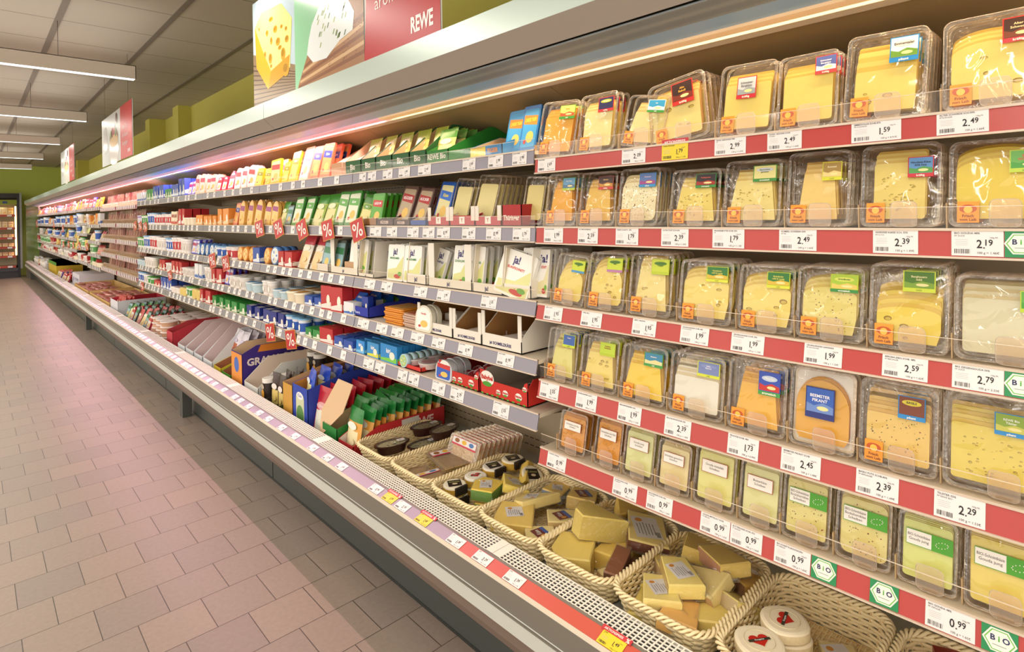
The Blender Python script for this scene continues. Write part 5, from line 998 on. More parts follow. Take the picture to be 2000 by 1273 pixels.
# clear-tray bays of sliced meat: thin packs standing one beside the other, seen edge on
mts = [mk_tray(.13, .165, .012, c, b2).mesh('meat_pack') for c, b2 in (('c8847a', 'e0d0c8'), ('b86a62', 'c03a40'), ('d8a898', 'e8e0d8'), ('c07a70', 'd8c8a8'))]
for k in (6, 7):
    for L in range(5):
        zt = LV_G[L][0]+.001; n = 20 if L != 4 else 16
        for i in range(n):
            y = EDG[k]+.05+(1.15)*(i+.5)/n; o = bpy.data.objects.new('meat_pack', mts[(i//4+L+k) % 4]); COL.objects.link(o); setm(o, XR+.105, y, zt+.006, 8, random.uniform(-.05, .05), -.75+random.uniform(-.1, .1))
            tag(o, 'thin clear pack of sliced meat, %s along the %s shelf, %s clear-tray bay' % (NTH[i], ORD[L], ('first', 'second')[k-6]), 'meat pack', 'sliced meat packs in the clear-tray bays')
        if k == 6 and L == 0: MDV = M().box(.004, .03, -.0007, .0007, 0, .055, tray_e).mesh('tray_divider')
        for i in range(n):
            o = bpy.data.objects.new('tray_divider', MDV); COL.objects.link(o); o.parent = SHELF[(k, L)]; o.location = (0, EDG[k]+.05+1.15*i/n-SHELF[(k, L)].location.y, .001)
# the far bays
TH = {0: ['violetp', 'pinkarch', 'orangep', 'yellow', 'redarch', 'silver', 'whitearch', 'cupp'], 1: ['whitebox', 'cupw', 'yellow', 'creambox', 'silver', 'cupb', 'orangebox'], 2: ['cupw', 'meatp', 'silver', 'yellow', 'darkp', 'cupb', 'greenbag'], 3: ['meatp', 'darkp', 'greenbag', 'cheeseb', 'redbox', 'cupg'], 4: ['redbox', 'cupw', 'meatp', 'greenbox', 'camem', 'cupr']}
random.seed(5)
for k in range(8, len(EDG)-1):
    for L in range(5):
        if L == 4 and k > 15: continue
        its = []; tot = 0; wmin = .115 if k < 12 else (.15 if k < 16 else .24)
        while tot < 1.2:
            ky = random.choice(TH[L]); n = random.choice((1, 2, 3)) if k < 12 else random.choice((1, 2)); h = random.uniform(.11, .17) if L < 4 else random.uniform(.08, .13); h = round(h*50)/50
            if ky in ('camem',): h = .06
            its.append(it(n, ky, wmin, h, 1)); tot += n*wmin
        if k+1 < len(EDG):
            if k >= len(BAYN): continue
            R(k, L, its)

# ---------------------------------------------------------------- goods standing on the base deck
DK = .404
def dput(p0, p1, top, fn, name, label, rows, pitch, lean=10, rot=0, X=1.30, hmax=.32): return put(1, 4, p0, p1, top, fn, name, 'food pack', label, rows, pitch, lean, rot, X, DK, hmax)
def dcart(p0, p1, top, hf, co, label, d=.5, X=1.262, **kw): return putc(1, 4, p0, p1, top, hf, co, label, d, X, DK, .34, **kw)
# red carton with green-topped pouches beside the first basket
ya, yb = 2.425, 2.57; o = carton(.145, .125, .52, .062, 'b8262a', 'd8d4cc', 'REWE Beste Wahl', 'f0dcd8', .25, side_t=('REWE', 'e8c8c4', .04, .72, .5), ts=.5).obj('display_carton'); setm(o, 1.262, (ya+yb)/2, DK); tag(o, 'long red carton running back beside the first basket', 'carton', 'display cartons')
M().box(.0737, .0742, .26, .36, .085, .118, mat('c8c4bc', .5)).obj('code_label', o)
for i in range(11):
    s = None
    if i == 0: MB_ = mk_pouch(.135, .205, .035, 'dca048', '1f7a34', 'e8ddb0', 'Reibekäse', 'ffffff', 'e4ece0').mesh('grated_cheese_pouch'); MC_ = mk_pouch(.135, .20, .035, 'd89040', '1a6a30', 'c83a30', '', 'ffffff', 'c8302a').mesh('grated_cheese_pouch')
    o = bpy.data.objects.new('grated_cheese_pouch', MB_ if i % 4 < 2 else MC_); COL.objects.link(o); setm(o, 1.295+i*.042, 2.497+random.uniform(-.004, .004), DK+.008, 12+random.uniform(-4, 4), random.uniform(-.06, .06), random.uniform(-.15, .15))
    tag(o, '%s green-topped grated cheese pouch in the long red carton' % (NTH[i] if i else 'front'), 'food pack', 'green-topped pouches in the red carton')
for i in range(8):
    if i == 0: MB2 = mk_pouch(.16, .19, .03, '9ab060', '2a8a34', 'c8d0a0', '', 'ffffff', 'c8302a').mesh('grated_cheese_pouch')
    o = bpy.data.objects.new('grated_cheese_pouch', MB2); COL.objects.link(o); setm(o, 1.36+i*.05, 2.65+random.uniform(-.01, .01), DK+.03, 24, random.uniform(-.1, .1), random.uniform(-.2, .2)); tag(o, '%s green pouch behind the slanted carton lid' % NTH[i], 'food pack', 'green pouches in the green carton')
o = carton(.15, .20, .45, .10, '1e7a30', 'd8b894', 'REWE Bio', 'e8f0e0', .9, ts=.5).obj('display_carton'); setm(o, 1.262, 2.66, DK); tag(o, 'green carton with slanted tan inside on the base deck', 'carton', 'display cartons')
lid = M().prism([(-.02, 0), (.16, .16), (.20, .30), (.05, .30), (-.05, .13)], 0, .003, mat('d4b48e', .7), 'y').obj('folded_flap', o); lid.location = (-.075, -.012, .02); lid.rotation_euler = (-.25, 0, 0)
# red pouches
for i in range(9):
    if i == 0: MR = mk_pouch(.15, .235, .03, 'c42430', 'b01c28', 'dfe0d0', 'Quesos', 'f4e0d8', 'd8a0a0').mesh('grated_cheese_pouch')
    o = bpy.data.objects.new('grated_cheese_pouch', MR); COL.objects.link(o); setm(o, 1.29+i*.055, 2.825+random.uniform(-.015, .015), DK+.004, 12, random.uniform(-.06, .06), random.uniform(-.12, .12)); tag(o, '%s red stand-up cheese pouch in the row on the base deck' % (NTH[i] if i else 'front'), 'food pack', 'red cheese pouches')
o = carton(.19, .27, .42, .22, '2340a8', 'd08a34', '', 'ffffff', .55).obj('display_carton'); setm(o, 1.264, 3.005, DK); tag(o, 'blue carton with orange inside and cheese picture on its front', 'carton', 'display cartons')
M().decal(rrect(0, .10, .10, .17, .03), -.0008, pk('c8d0a8')).decal(ell(0, .07, .045, .05), -.0012, pk('5a8a4a')).decal(ell(0, .17, .04, .02), -.0012, pk('f0f0f0')).text('Käse', 0, .163, .018, -.0016, mat('2340a8', .5)).obj('front_print', o)
for i in range(5):
    if i == 0: MQ = mk_pouch(.13, .15, .04, '2c50c0', '2a48b8', 'e8e0a0', '', 'ffffff', 'e8eef4').mesh('snack_pouch')
    o = bpy.data.objects.new('snack_pouch', MQ); COL.objects.link(o); setm(o, 1.32+i*.07, 3.01, DK+.15, 10, 0, random.uniform(-.3, .3)); tag(o, '%s blue crinkled pouch in the blue carton' % NTH[i], 'food pack', 'blue pouches')
o = carton(.13, .25, .40, .20, 'c8963a', 'd8b088', '', 'ffffff', .6).obj('display_carton'); setm(o, 1.264, 3.17, DK); tag(o, 'ochre carton left of the blue carton', 'carton', 'display cartons')
o = carton(.20, .13, .45, .045, '4a5a38', '3a2a24', '', 'ffffff', .95).obj('display_carton'); setm(o, 1.264, 3.40, DK); tag(o, 'low dark carton holding brown pouches and cans', 'carton', 'display cartons')
for i in range(6):
    if i == 0: MD = mk_pouch(.085, .20, .03, '3a2620', '35221c', 'd8c070', '', 'ffffff', 'e8e0d8').mesh('brown_pouch')
    o = bpy.data.objects.new('brown_pouch', MD); COL.objects.link(o); setm(o, 1.30+.07*(i//2), 3.35+.09*(i % 2), DK+.004, 4, 0, random.uniform(-.2, .2)); tag(o, '%s dark brown pouch with white diamond in the low dark carton' % NTH[i], 'food pack', 'dark brown pouches')
for i, (x, y, z) in enumerate(((1.56, 3.40, .12), (1.56, 3.49, .12), (1.30, 3.535, 0), (1.40, 3.535, 0))):
    s = M(); s.lathe([(.036, 0), (.038, .004), (.038, .125), (.039, .128), (.039, .15), (.036, .153)], 18, pk('2a1f1c'), mats=[pk('2a1f1c')]*3+[pk('e8e4dc')]*2+[pk('e8e4dc')]); s.decal(ell(0, .06, .022, .03, 10), -.0385, pk('d89a30')); s.decal(ell(0, .105, .02, .014, 10), -.0388, pk('b8a890'))
    o = s.obj('grated_cheese_can'); setm(o, x, y, DK+z+.004); tag(o, 'black can with white lid, %s of the group by the brown pouches' % NTH[i], 'can', 'black cans')
M().box(1.52, 1.66, 3.31, 3.49+.05, DK+.003, DK+.12, mat('a88a68', .7)).obj('carton_block').update_tag()
o = bpy.data.objects['carton_block']; o.name = 'carton'; tag(o, 'brown carton under the two raised black cans', 'carton', 'display cartons')
o = carton(.24, .21, .42, .08, 'dfe0dc', 'd8c8b8', 'ja!', '2a2a6a', .35, ts=.6).obj('display_carton'); setm(o, 1.264, 3.74, DK); tag(o, 'tall white carton with cut front right of the purple carton', 'carton', 'display cartons')
o = carton(.20, .285, .52, .24, '38207a', 'd8b894', '', 'ffffff', .18, side_t=('GRANA PADANO', 'e8d8d0', .045, .55, .56)).obj('display_carton'); setm(o, 1.264, 4.00, DK); tag(o, 'big purple and orange carton with white lettering on its side', 'carton', 'display cartons')
s = M(); s.prism([(.10, .24), (.52, .225), (.52, .283), (.12, .283)], .1003, .1008, mat('d8822a', .6), 'x'); s.obj('orange_band', o); M().decal([(-.1, .0), (.1, .0), (.1, .235), (-.1, .235)], -.0006, mat('e0903a', .6)).decal(ell(0, .16, .045, .05), -.001, pk('2c60b8')).obj('front_print', o)
o = carton(.18, .24, .45, .06, '4fa02a', 'a86a44', '', 'ffffff', .9).obj('display_carton'); setm(o, 1.264, 4.22, DK); tag(o, 'bright green carton with brown inside', 'carton', 'display cartons')
o = carton(.16, .22, .45, .07, 'd8c02a', 'a86a44', '', 'ffffff', .9).obj('display_carton'); setm(o, 1.264, 4.41, DK); tag(o, 'yellow edged carton with brown inside', 'carton', 'display cartons')
for i in range(14):
    if i == 0: MN = mk_pouch(.13, .20, .035, 'e4dce4', 'd8d4e0', 'b8643a', '', 'ffffff', 'c8c0d8').mesh('snack_pouch')
    o = bpy.data.objects.new('snack_pouch', MN); COL.objects.link(o); setm(o, 1.40+.055*(i//2), 4.38+.16*(i % 2)+random.uniform(-.01, .01), DK+.10, 20, random.uniform(-.1, .1), random.uniform(-.2, .2)); tag(o, '%s white bag of brown snacks standing above the cartons' % NTH[i], 'food pack', 'white snack bags')
for i in range(4):
    y = 4.64+i*.24; o = carton(.22, .30-.02*i, .42, .08, 'dce0e4', 'd4c0c0', 'ja!', '2a2a6a', .5, ts=.6).obj('display_carton'); setm(o, 1.264, y, DK); tag(o, 'tall white carton in the row left of the snack bags, %s from camera' % NTH[i], 'carton', 'display cartons')
o = carton(.20, .20, .42, .14, 'b82838', 'b83a44', '', 'ffffff', .4).obj('display_carton'); setm(o, 1.264, 5.74, DK); tag(o, 'small red carton between white cartons and tubs', 'carton', 'display cartons')
me = mk_tubflat(.075, .046, 'd0a488', 'ece4e0', 'e8dcd8').mesh('spread_tub'); q = 0
for a in range(3):
    for b_ in range(4):
        for c_ in range(4 if b_ < 3 else 3):
            o = bpy.data.objects.new('spread_tub', me); COL.objects.link(o); setm(o, 1.33+b_*.145, 6.04+a*.165, DK+.001+c_*.047); tag(o, 'white lidded round tub, %s stack from camera, %s row back, %s layer' % (NTH[a], NTH[b_], NTH[c_]), 'tub', 'stacked round tubs')
o = carton(.56, .11, .6, .10, 'd8dcd8', 'd0c8c0', '', 'ffffff', .1).obj('display_carton'); setm(o, 1.262, 6.20, DK-.0005); tag(o, 'pale tray carton under the stacked round tubs', 'carton', 'display cartons')
bpy.data.objects.remove(o)
random.seed(9)
def dflat(y0, y1, keys, label, zt=DK, rows=5):
    y = y0
    while y < y1-.05:
        ky, w, h = random.choice(keys); m_ = K[ky]; row(8, 4, [(1, w, h, ky+'d', m_[0], m_[1], m_[2], rows, .19 if ky == 'cupw' else max(.07, m_[4]*1.4), 0 if ky in ('cupw', 'whitebox', 'creambox') else m_[5]+8)], 1.31, zt, y, min(y1, y+w), where=label); y += w
dflat(6.60, 8.0, [('greenbag', .16, .17), ('redarch', .16, .15), ('silver', .17, .18), ('meatp', .17, .16), ('darkp', .16, .17)], 'base deck past the tubs')
def meat_box(y0, y1, label, n, nb=5):
    m2 = M(); w_ = y1-y0; 
    o = carton(w_, .09, .56, .085, 'd8b06a', 'e0c080', '', 'ffffff', .1).obj('meat_tray'); setm(o, 1.27, (y0+y1)/2, DK); tag(o, label, 'tray', 'meat trays')
    s = M(); s.prism(rrect(0, .05, .15, .10, .02), 0, .014, pk('d8a098', .3), 'z'); s.prism(rrect(0, .05, .12, .06, .015), .014, .016, pk('b84a4a', .3), 'z'); me = s.mesh('meat_pack')
    for i in range(n):
        for j in range(nb):
            o = bpy.data.objects.new('meat_pack', me); COL.objects.link(o); setm(o, 1.30+j*.095, y0+(i+.5)*w_/n, DK+.05+random.uniform(0, .03), 0, 0, random.uniform(-.3, .3)); o.rotation_euler.x += random.uniform(-.25, .1); tag(o, 'flat pink meat pack, %s row back, %s across, in the %s' % (NTH[j], NTH[i], label.split(' on ')[0]), 'meat pack', 'flat meat packs')
o = carton(.5, .17, .5, .16, 'd4d4d8', 'c03040', '', 'ffffff', .1).obj('display_carton'); setm(o, 1.264, 8.40, DK); tag(o, 'white and red open carton left of the wooden meat trays', 'carton', 'display cartons')
for i in range(4):
    row(8, 4, [it(1, 'meatp', .12, .20, 3)], 1.30, DK+.004, 8.17+i*.12, 8.29+i*.12, where='white and red open carton')
meat_box(8.75, 10.4, 'nearer straw-coloured meat tray on the base deck', 9); meat_box(10.5, 12.1, 'farther straw-coloured meat tray on the base deck', 8, 4)
o = M().box(-.45, .45, 0, .5, 0, .20, mat('d8d4de', .5)).text('ja!', -.28, .07, .075, -.001, mat('30209a', .5), bold=.03).text('KOCHSCHINKEN', .12, .08, .045, -.001, mat('3a3a6a', .5)).obj('display_carton'); setm(o, 1.36, 12.75, DK); tag(o, 'white carton lettered in violet behind the meat trays', 'carton', 'display cartons')
dflat(13.3, 15.3, [('meatp', .22, .14), ('silver', .22, .15), ('redarch', .24, .14), ('violetp', .22, .12)], 'far base deck', rows=3)
o = M().box(-.8, .8, 0, .45, 0, .26, mat('c8a82c', .5)).box(-.8, .8, -.001, .45, .19, .26, mat('4a8a2c', .5)).obj('display_carton'); setm(o, 1.32, 16.2, DK); tag(o, 'long yellow and green carton on the far base deck', 'carton', 'display cartons')
dflat(17.3, 20.4, [('whitebox', .17, .20), ('creambox', .17, .18), ('cupw', .17, .16), ('meatp', .20, .18)], 'farthest base deck', rows=2)
# ---------------------------------------------------------------- wicker baskets on the base deck
straw = mat('f8e2b4', .55, var=.12, bs=60); straw2 = mat('ecd09a', .6, var=.12, bs=60)
def rr_path(w, d, r, n):           # n points along a rounded rectangle
    base = rrect(0, 0, w, d, r, 6); L = [0]
    for i in range(len(base)): a, b = base[i], base[(i+1) % len(base)]; L.append(L[-1]+math.hypot(b[0]-a[0], b[1]-a[1]))
    out = []; j = 0
    for i in range(n):
        t = L[-1]*i/n
        while L[j+1] < t: j += 1
        a, b = base[j], base[(j+1) % len(base)]; q = (t-L[j])/max(1e-9, L[j+1]-L[j]); p = (a[0]+(b[0]-a[0])*q, a[1]+(b[1]-a[1])*q)
        nx, ny = (b[1]-a[1]), -(b[0]-a[0]); l = math.hypot(nx, ny) or 1; out.append((p[0], p[1], nx/l, ny/l))
    return out
def basket_meshes(w, d, h):
    body = M(); N = 100
    for r in range(10):
        f = r/9; W_, D_ = w*(.86+.12*f), d*(.88+.10*f); P_ = rr_path(W_, D_, .05, N); sg = 1 if r % 2 else -1
        body.tube([(x+nx*.0032*sg*sin(pi*i/2+.8), y+ny*.0032*sg*sin(pi*i/2+.8), .008+f*(h-.016)) for i, (x, y, nx, ny) in enumerate(P_)], .0032, 5, straw, True, .0050)
    st = M()
    for i in range(0, N, 2):
        a = rr_path(w*.86, d*.88, .05, N)[i]; b = rr_path(w*.98, d*.98, .05, N)[i]; st.tube([(a[0], a[1], .004), (b[0], b[1], h-.006)], .0022, 4, straw2)
    fl = M().box(-w*.42, w*.42, -d*.43, d*.43, 0, .003, straw2); k = 0
    for i in range(22): x = -w*.41+w*.82*i/21; fl.tube([(x, -d*.43+d*.86*j/24, .004+.0016*(1 if (i+j) % 2 else -1)) for j in range(25)], .0026, 4, straw)
    for i in range(18): y = -d*.42+d*.84*i/17; fl.tube([(-w*.42, y, .0045), (w*.42, y, .0045)], .0018, 4, straw2)
    rim = M(); N2 = 260; P_ = rr_path(w, d, .055, N2)
    for s_ in range(3):
        rim.tube([(x+nx*.0065*cos(2*pi*i/10+s_*2.1), y+ny*.0065*cos(2*pi*i/10+s_*2.1), h-.004+.0065*sin(2*pi*i/10+s_*2.1)) for i, (x, y, nx, ny) in enumerate(P_)], .0042, 5, straw, True)
    return [('woven_wall', body), ('stakes', st), ('woven_floor', fl), ('braided_rim', rim)]
FAR = [2.415, 2.125, 1.835, 1.55, 1.27, .98, .680, .375]; BLAB = ['holding dark oval trays', 'holding flat clear cheese packs', 'holding round cheeses and yellow wedges', 'holding labelled cheese blocks', 'holding large wedges and a dark wrapped loaf', 'heaped with wrapped cheese blocks', 'holding stacks of round white cheeses', 'nearest the camera, mostly out of view']
b0 = None
for i, y in enumerate(FAR):
    wv = .285; loc = (1.262+.20, y-wv/2, DK+.001)
    if b0 is None:
        b0 = thing('wicker_basket', 'straw wicker basket on the base deck '+BLAB[i], 'basket', loc, (0, 0, R90), 'wicker baskets on the base deck')
        for n_, m_ in basket_meshes(wv, .40, .088): m_.obj(n_, b0)
    else: dup(b0, loc, None, 'straw wicker basket on the base deck '+BLAB[i])
BZ = DK+.008
# cheese pieces lying in the baskets
labw = mat('ece8e6', .4)
def paper(s, x, y, w, h, z, kind='white', a=0):
    T0 = s.T; s.T = (T0 or Matrix.Identity(4)) @ Matrix.Translation((x, y, z)) @ Matrix.Rotation(a, 4, 'Z') @ Matrix.Rotation(-pi/2, 4, 'X')
    if kind == 'white':
        s.rect(0, 0, w, h, 0, labw); r = random.Random(int(x*1e4+w*1e5))
        for i in range(6): s.rect(-w*.08, h*(.34-.12*i), w*r.uniform(.3, .62), h*.035, -.0004, mat('8a888c', .5))
        for i in range(8): s.rect(-w*.42+w*.03*i, -h*.36, w*.015, h*.16, -.0004, ink)
        s.decal(ell(w*.34, h*.22, w*.09, h*.14), -.0005, mat('e0962a', .4))
    elif kind == 'redblue':
        s.rect(0, 0, w, h, 0, mat('7a1c1a', .35)); s.rect(0, -h*.36, w, h*.28, -.0003, mat('3a62b8', .35)); s.decal(ell(-w*.3, h*.05, w*.12, h*.2), -.0005, mat('e8a02a', .4)); s.text('Käse', w*.12, h*.0, h*.3, -.0006, white, wmax=w*.5, bold=.02)
    elif kind == 'black': s.rect(0, 0, w, h, 0, mat('2c2220', .3)); s.decal(ell(0, -h*.12, w*.2, h*.12), -.0003, mat('d8c8a0', .4)); s.text('Crémeux', 0, h*.12, h*.2, -.0005, mat('c8c46a', .5), wmax=w*.8)
    elif kind == 'strip': s.rect(0, 0, w, h, 0, mat('c8324a', .35)); s.rect(0, h*.08, w*.98, h*.72, -.0003, labw); [s.decal(ell(w*(-.3+.3*i), h*.08, w*.1, h*.26), -.0005, mat(c, .4)) for i, c in enumerate(('9a5a2a', 'e8b82a', '4a78b8'))]
    elif kind == 'heart':
        pts = [(w*.5*sin(t)**3, h*.055*(13*cos(t)-5*cos(2*t)-2*cos(3*t)-cos(4*t))*.55) for t in [2*pi*i/24 for i in range(24)]]; s.decal(pts[::-1], 0, mat('c4281e', .35)); s.rect(0, 0, w*1.15, h*.17, -.0004, mat('3c3a2e', .4)); s.text('Rougette', 0, -h*.045, h*.10, -.0008, white, wmax=w*.95, bold=.02)
    s.T = T0
film2 = clear('ffffff', .12, .03, .15, .9, 35)
def piece(X, Y, z, pts, t, col, rind, lab, a=0, tilt=(0, 0), sticker=None, st=(0, 0, .06, .045, 0), wrap=True, name='cheese_piece', side=None, grp='wrapped cheese pieces in the baskets'):
    cc_ = [int(col[i_:i_+2], 16) for i_ in (0, 2, 4)]
    if cc_[0] > 200 and cc_[0] > cc_[2]+30: cc_ = [min(253, cc_[0]+40), min(232, cc_[1]+22), min(165, cc_[2]+12)]
    root = bpy.data.objects.new(name, None); COL.objects.link(root); s = M(); cm = mat(tuple(round(v_/255, 4) for v_ in cc_), .38, bump=.1, bs=50, spec=.4, var=.06)
    n = len(pts); k = .94; cx = sum(p[0] for p in pts)/n; cy = sum(p[1] for p in pts)/n
    q = [(cx+(x-cx)*k, cy+(y-cy)*k) for x, y in pts]
    s.prism(pts, .004, t-.004, cm, 'z', mat(rind, .5) if rind and not side else cm)
    vs = [(x, y, t-.004) for x, y in pts]+[(x, y, t) for x, y in q]; s.add(vs, [(i, (i+1) % n, n+(i+1) % n, n+i) for i in range(n)]+[tuple(range(n, 2*n))], cm)
    vs = [(x, y, .004) for x, y in pts]+[(x, y, 0) for x, y in q]; s.add(vs, [(n+i, n+(i+1) % n, (i+1) % n, i) for i in range(n)], cm)
    if side is not None:          # rind only on some edges
        for i in side: (x0, y0), (x1, y1) = pts[i], pts[(i+1) % n]; nx, ny = (y1-y0), -(x1-x0); l = math.hypot(nx, ny); nx, ny = nx/l*.0008, ny/l*.0008; s.add([(x0+nx, y0+ny, .003), (x1+nx, y1+ny, .003), (x1+nx, y1+ny, t-.003), (x0+nx, y0+ny, t-.003)], [(0, 1, 2, 3)], mat(rind, .55, bump=.3, bs=120))
    s.obj('cheese', root)
    if sticker: p = M(); paper(p, st[0], st[1], st[2], st[3], t+.0012, sticker, st[4]); p.obj('paper_label', root)
    if wrap:
        k2 = 1.03; p = M(); w_ = [(cx+(x-cx)*k2, cy+(y-cy)*k2) for x, y in pts]; p.prism(w_, -.001, t+.0024, film2, 'z')
        p.tube([(w_[0][0]*.9, w_[0][1]*.9, t*.5), (w_[0][0]*1.22, w_[0][1]*1.18, t*.4)], .006, 6, film2); p.obj('plastic_wrap', root)
    root.matrix_world = Matrix.Translation((X, Y, z)) @ Matrix.Rotation(a, 4, 'Z') @ Matrix.Rotation(tilt[0], 4, 'X') @ Matrix.Rotation(tilt[1], 4, 'Y')
    tag(root, lab, 'cheese', grp); return root
def wd(l, w0, w1): return [(-l/2, -w0/2), (l/2, -w1/2), (l/2, w1/2), (-l/2, w0/2)]
def tri(l, w): return [(-l*.5, 0), (l*.32, -w/2), (l*.48, -w*.2), (l*.5, w*.2), (l*.32, w/2)]
# basket 1: dark oval trays
def oval_tray(X, Y, z, a, lab, col='d8cc98'):
    root = bpy.data.objects.new('oval_tray', None); COL.objects.link(root); L_, W_ = .085, .048
    s = M(); s.lathe([(.74, 0), (.86, .034), (1.0, .036), (1.0, .040), (.86, .041), (.80, .012)], 28, mat('3a1e18', .25)); me = s.v; s.v = [(x*L_, y*W_, z_) for x, y, z_ in me]; s.obj('dark_tray', root)
    s = M(); s.prism(ell(0, 0, L_*.80, W_*.80, 24), .014, .034, mat(col, .5, bump=.5, bs=90, var=.15), 'z'); r = random.Random(int(X*1e3))
    for i in range(22): x, y = r.uniform(-.055, .055), r.uniform(-.026, .026); s.prism(ell(x, y, .006, .003, 6, r.uniform(0, 3)), .0342, .0348, mat('6a7a5a', .6), 'z')
    s.obj('blue_cheese', root); p = M(); paper(p, .045, .004, .035, .026, .0435, 'white', .1); p.obj('paper_label', root); s = M(); s.prism(ell(0, 0, L_*.9, W_*.9, 24), .0408, .0414, film2, 'z'); s.obj('lid_film', root)
    root.matrix_world = Matrix.Translation((X, Y, z)) @ Matrix.Rotation(a, 4, 'Z'); tag(root, lab, 'cheese tray', 'dark oval cheese trays')
oval_tray(1.39, 2.30, BZ+.032, -.15, 'dark oval tray of blue cheese, the front one in its basket'); oval_tray(1.52, 2.235, BZ+.012, -.05, 'dark oval tray of blue cheese, middle one in its basket'); oval_tray(1.60, 2.33, BZ+.05, -.1, 'dark oval tray of blue cheese, the upper rear one', 'b8b48a'); oval_tray(1.62, 2.21, BZ+.06, .1, 'dark oval tray of blue cheese, rear one beside the slice packs', 'c8b88a')
# basket 2: flat clear packs
def flatpack(X, Y, z, w, d, n, lab, a=0, tilt=0, col='f6e8b0', stk=True):
    root = bpy.data.objects.new('flat_cheese_pack', None); COL.objects.link(root); s = M()
    s.prism(rrect(0, 0, w, d, .016), .018, .0195, tray_e, 'z'); s.prism(rrect(0, 0, w*.9, d*.88, .014), 0, .018, trayc, 'z'); s.obj('clear_shell', root); s = M()
    for i in range(n): x = -w*.36+w*.72*(i+.5)/n; s.prism(rrect(x, 0, w*.70/n, d*.74, .004), .002, .0165, mat(col, .4, bump=.1, bs=50, var=.05), 'z')
    s.obj('cheese_slices', root)
    if stk: p = M(); paper(p, 0, d*.30, w*.8, d*.26, .0205, 'strip'); p.obj('paper_label', root)
    root.matrix_world = Matrix.Translation((X, Y, z)) @ Matrix.Rotation(R90+a, 4, 'Z') @ Matrix.Rotation(tilt, 4, 'X'); tag(root, lab, 'cheese pack', 'clear packs in the second basket')
flatpack(1.35, 1.975, BZ+.012, .20, .11, 1, 'flat clear pack with striped label, front one in the second basket', 1.4); flatpack(1.50, 2.0, BZ+.045, .17, .20, 3, 'large flat clear pack of three cheese strips with striped label', 1.35)
flatpack(1.36, 2.05, BZ+.004, .10, .14, 1, 'pale round piece pack beneath the front flat pack', 1.0, 0, 'ecdfb0', False)
for i in range(10): flatpack(1.545+.022*i, 1.96-.006*i, BZ+.075, .20, .13, 2, 'clear cheese pack standing in the row at the back of the second basket, %s' % NTH[i], 0, radians(68), 'e4d080')
# basket 3: rounds and green-edged wedges
def round_cheese(X, Y, z, r, h, kind, lab, a=0, side='c8a038', top='ece4cc', tilt=(0, 0), grp='round cheeses in the baskets', wob=0):
    root = bpy.data.objects.new('round_cheese', None); COL.objects.link(root); s = M(); s.lathe([(r*.93, 0), (r, h*.12), (r, h*.80), (r*.97, h*.93), (r*.86, h)], 28, mat(side, .5, bump=.35, bs=160, var=.1), mats=[mat(side, .5, bump=.35, bs=160, var=.1)]*2+[mat(top, .5, bump=.3, bs=40)]*2+[mat(top, .5, bump=.3, bs=40)])
    if wob: s.v = [(x*(1+wob*cos(4*atan2(y, x))), y*(1+wob*cos(4*atan2(y, x))), z_) for x, y, z_ in s.v]
    s.obj('cheese', root); p = M(); paper(p, 0, 0, r*(.85 if kind == 'heart' else 1.15), r*(.8 if kind == 'heart' else 1.1), h+.0012, kind, a-.8)
    if kind == 'heart':
        p.tube([(r*.62*cos(2*pi*i/24), r*.62*sin(2*pi*i/24), h) for i in range(24)], .0012, 4, mat('dccfa8', .5), True)
    p.obj('paper_label', root)
    if kind == 'black': p = M(); p.prism([(-r*.6, -r-.001), (r*.6, -r-.001), (r*.6, -r*.8), (-r*.6, -r*.8)], h*.2, h+.001, mat('2c2220', .35), 'z'); p.obj('band', root)
    root.matrix_world = Matrix.Translation((X, Y, z)) @ Matrix.Rotation(tilt[0], 4, 'X') @ Matrix.Rotation(tilt[1], 4, 'Y'); tag(root, lab, 'cheese', grp)
RC = round_cheese
RC(1.345, 1.765, BZ+.002, .045, .034, 'black', 'lower round cheese under the black label one, front of third basket', .2, wob=0); RC(1.345, 1.775, BZ+.038, .045, .036, 'black', 'round cheese with black label, front of the third basket', .3)
RC(1.45, 1.775, BZ+.036, .045, .036, 'heart', 'white topped round cheese with red heart label in the third basket', .6, top='f0ebe0'); RC(1.45, 1.775, BZ+.0, .044, .034, 'black', 'round cheese beneath the red heart one', .6)
RC(1.545, 1.775, BZ+.045, .046, .036, 'black', 'white topped round cheese with black label, middle of the third basket', .5, top='ece6da'); RC(1.60, 1.62, BZ+.05, .045, .036, 'black', 'round cheese with black label at the rear, on its side rest', .4, tilt=(.5, 0)); RC(1.625, 1.745, BZ+.06, .046, .036, 'black', 'tall standing round cheese with black label, rear of third basket', .4)
GW = [(-.06, -.045), (.05, -.055), (.065, .03), (.02, .055), (-.055, .04)]
o = piece(1.405, 1.66, BZ+.044, GW, .044, 'e2c44c', '6a9a38', 'yellow cheese with green striped rind, topmost front piece of the third basket', .5, (0, .05), 'white', (0, .0, .07, .045, .3)); o2 = piece(1.41, 1.65, BZ, GW, .042, 'dcc04a', '5a8a34', 'yellow cheese with green rind lying below its twin', .6, wrap=True)
piece(1.50, 1.615, BZ+.05, wd(.13, .10, .08), .032, 'e6cc60', None, 'flat yellow cheese with white label leaning in the third basket', .9, (.35, .1), 'white', (0, 0, .06, .05, .4)); piece(1.585, 1.64, BZ+.05, tri(.16, .10), .04, 'e4c450', None, 'tall yellow wedge standing behind the labelled slab', .3, (.9, .2), wrap=True); piece(1.60, 1.60, BZ+.01, tri(.13, .09), .036, 'd8bc48', None, 'small yellow wedge under the tall one', 1.2)
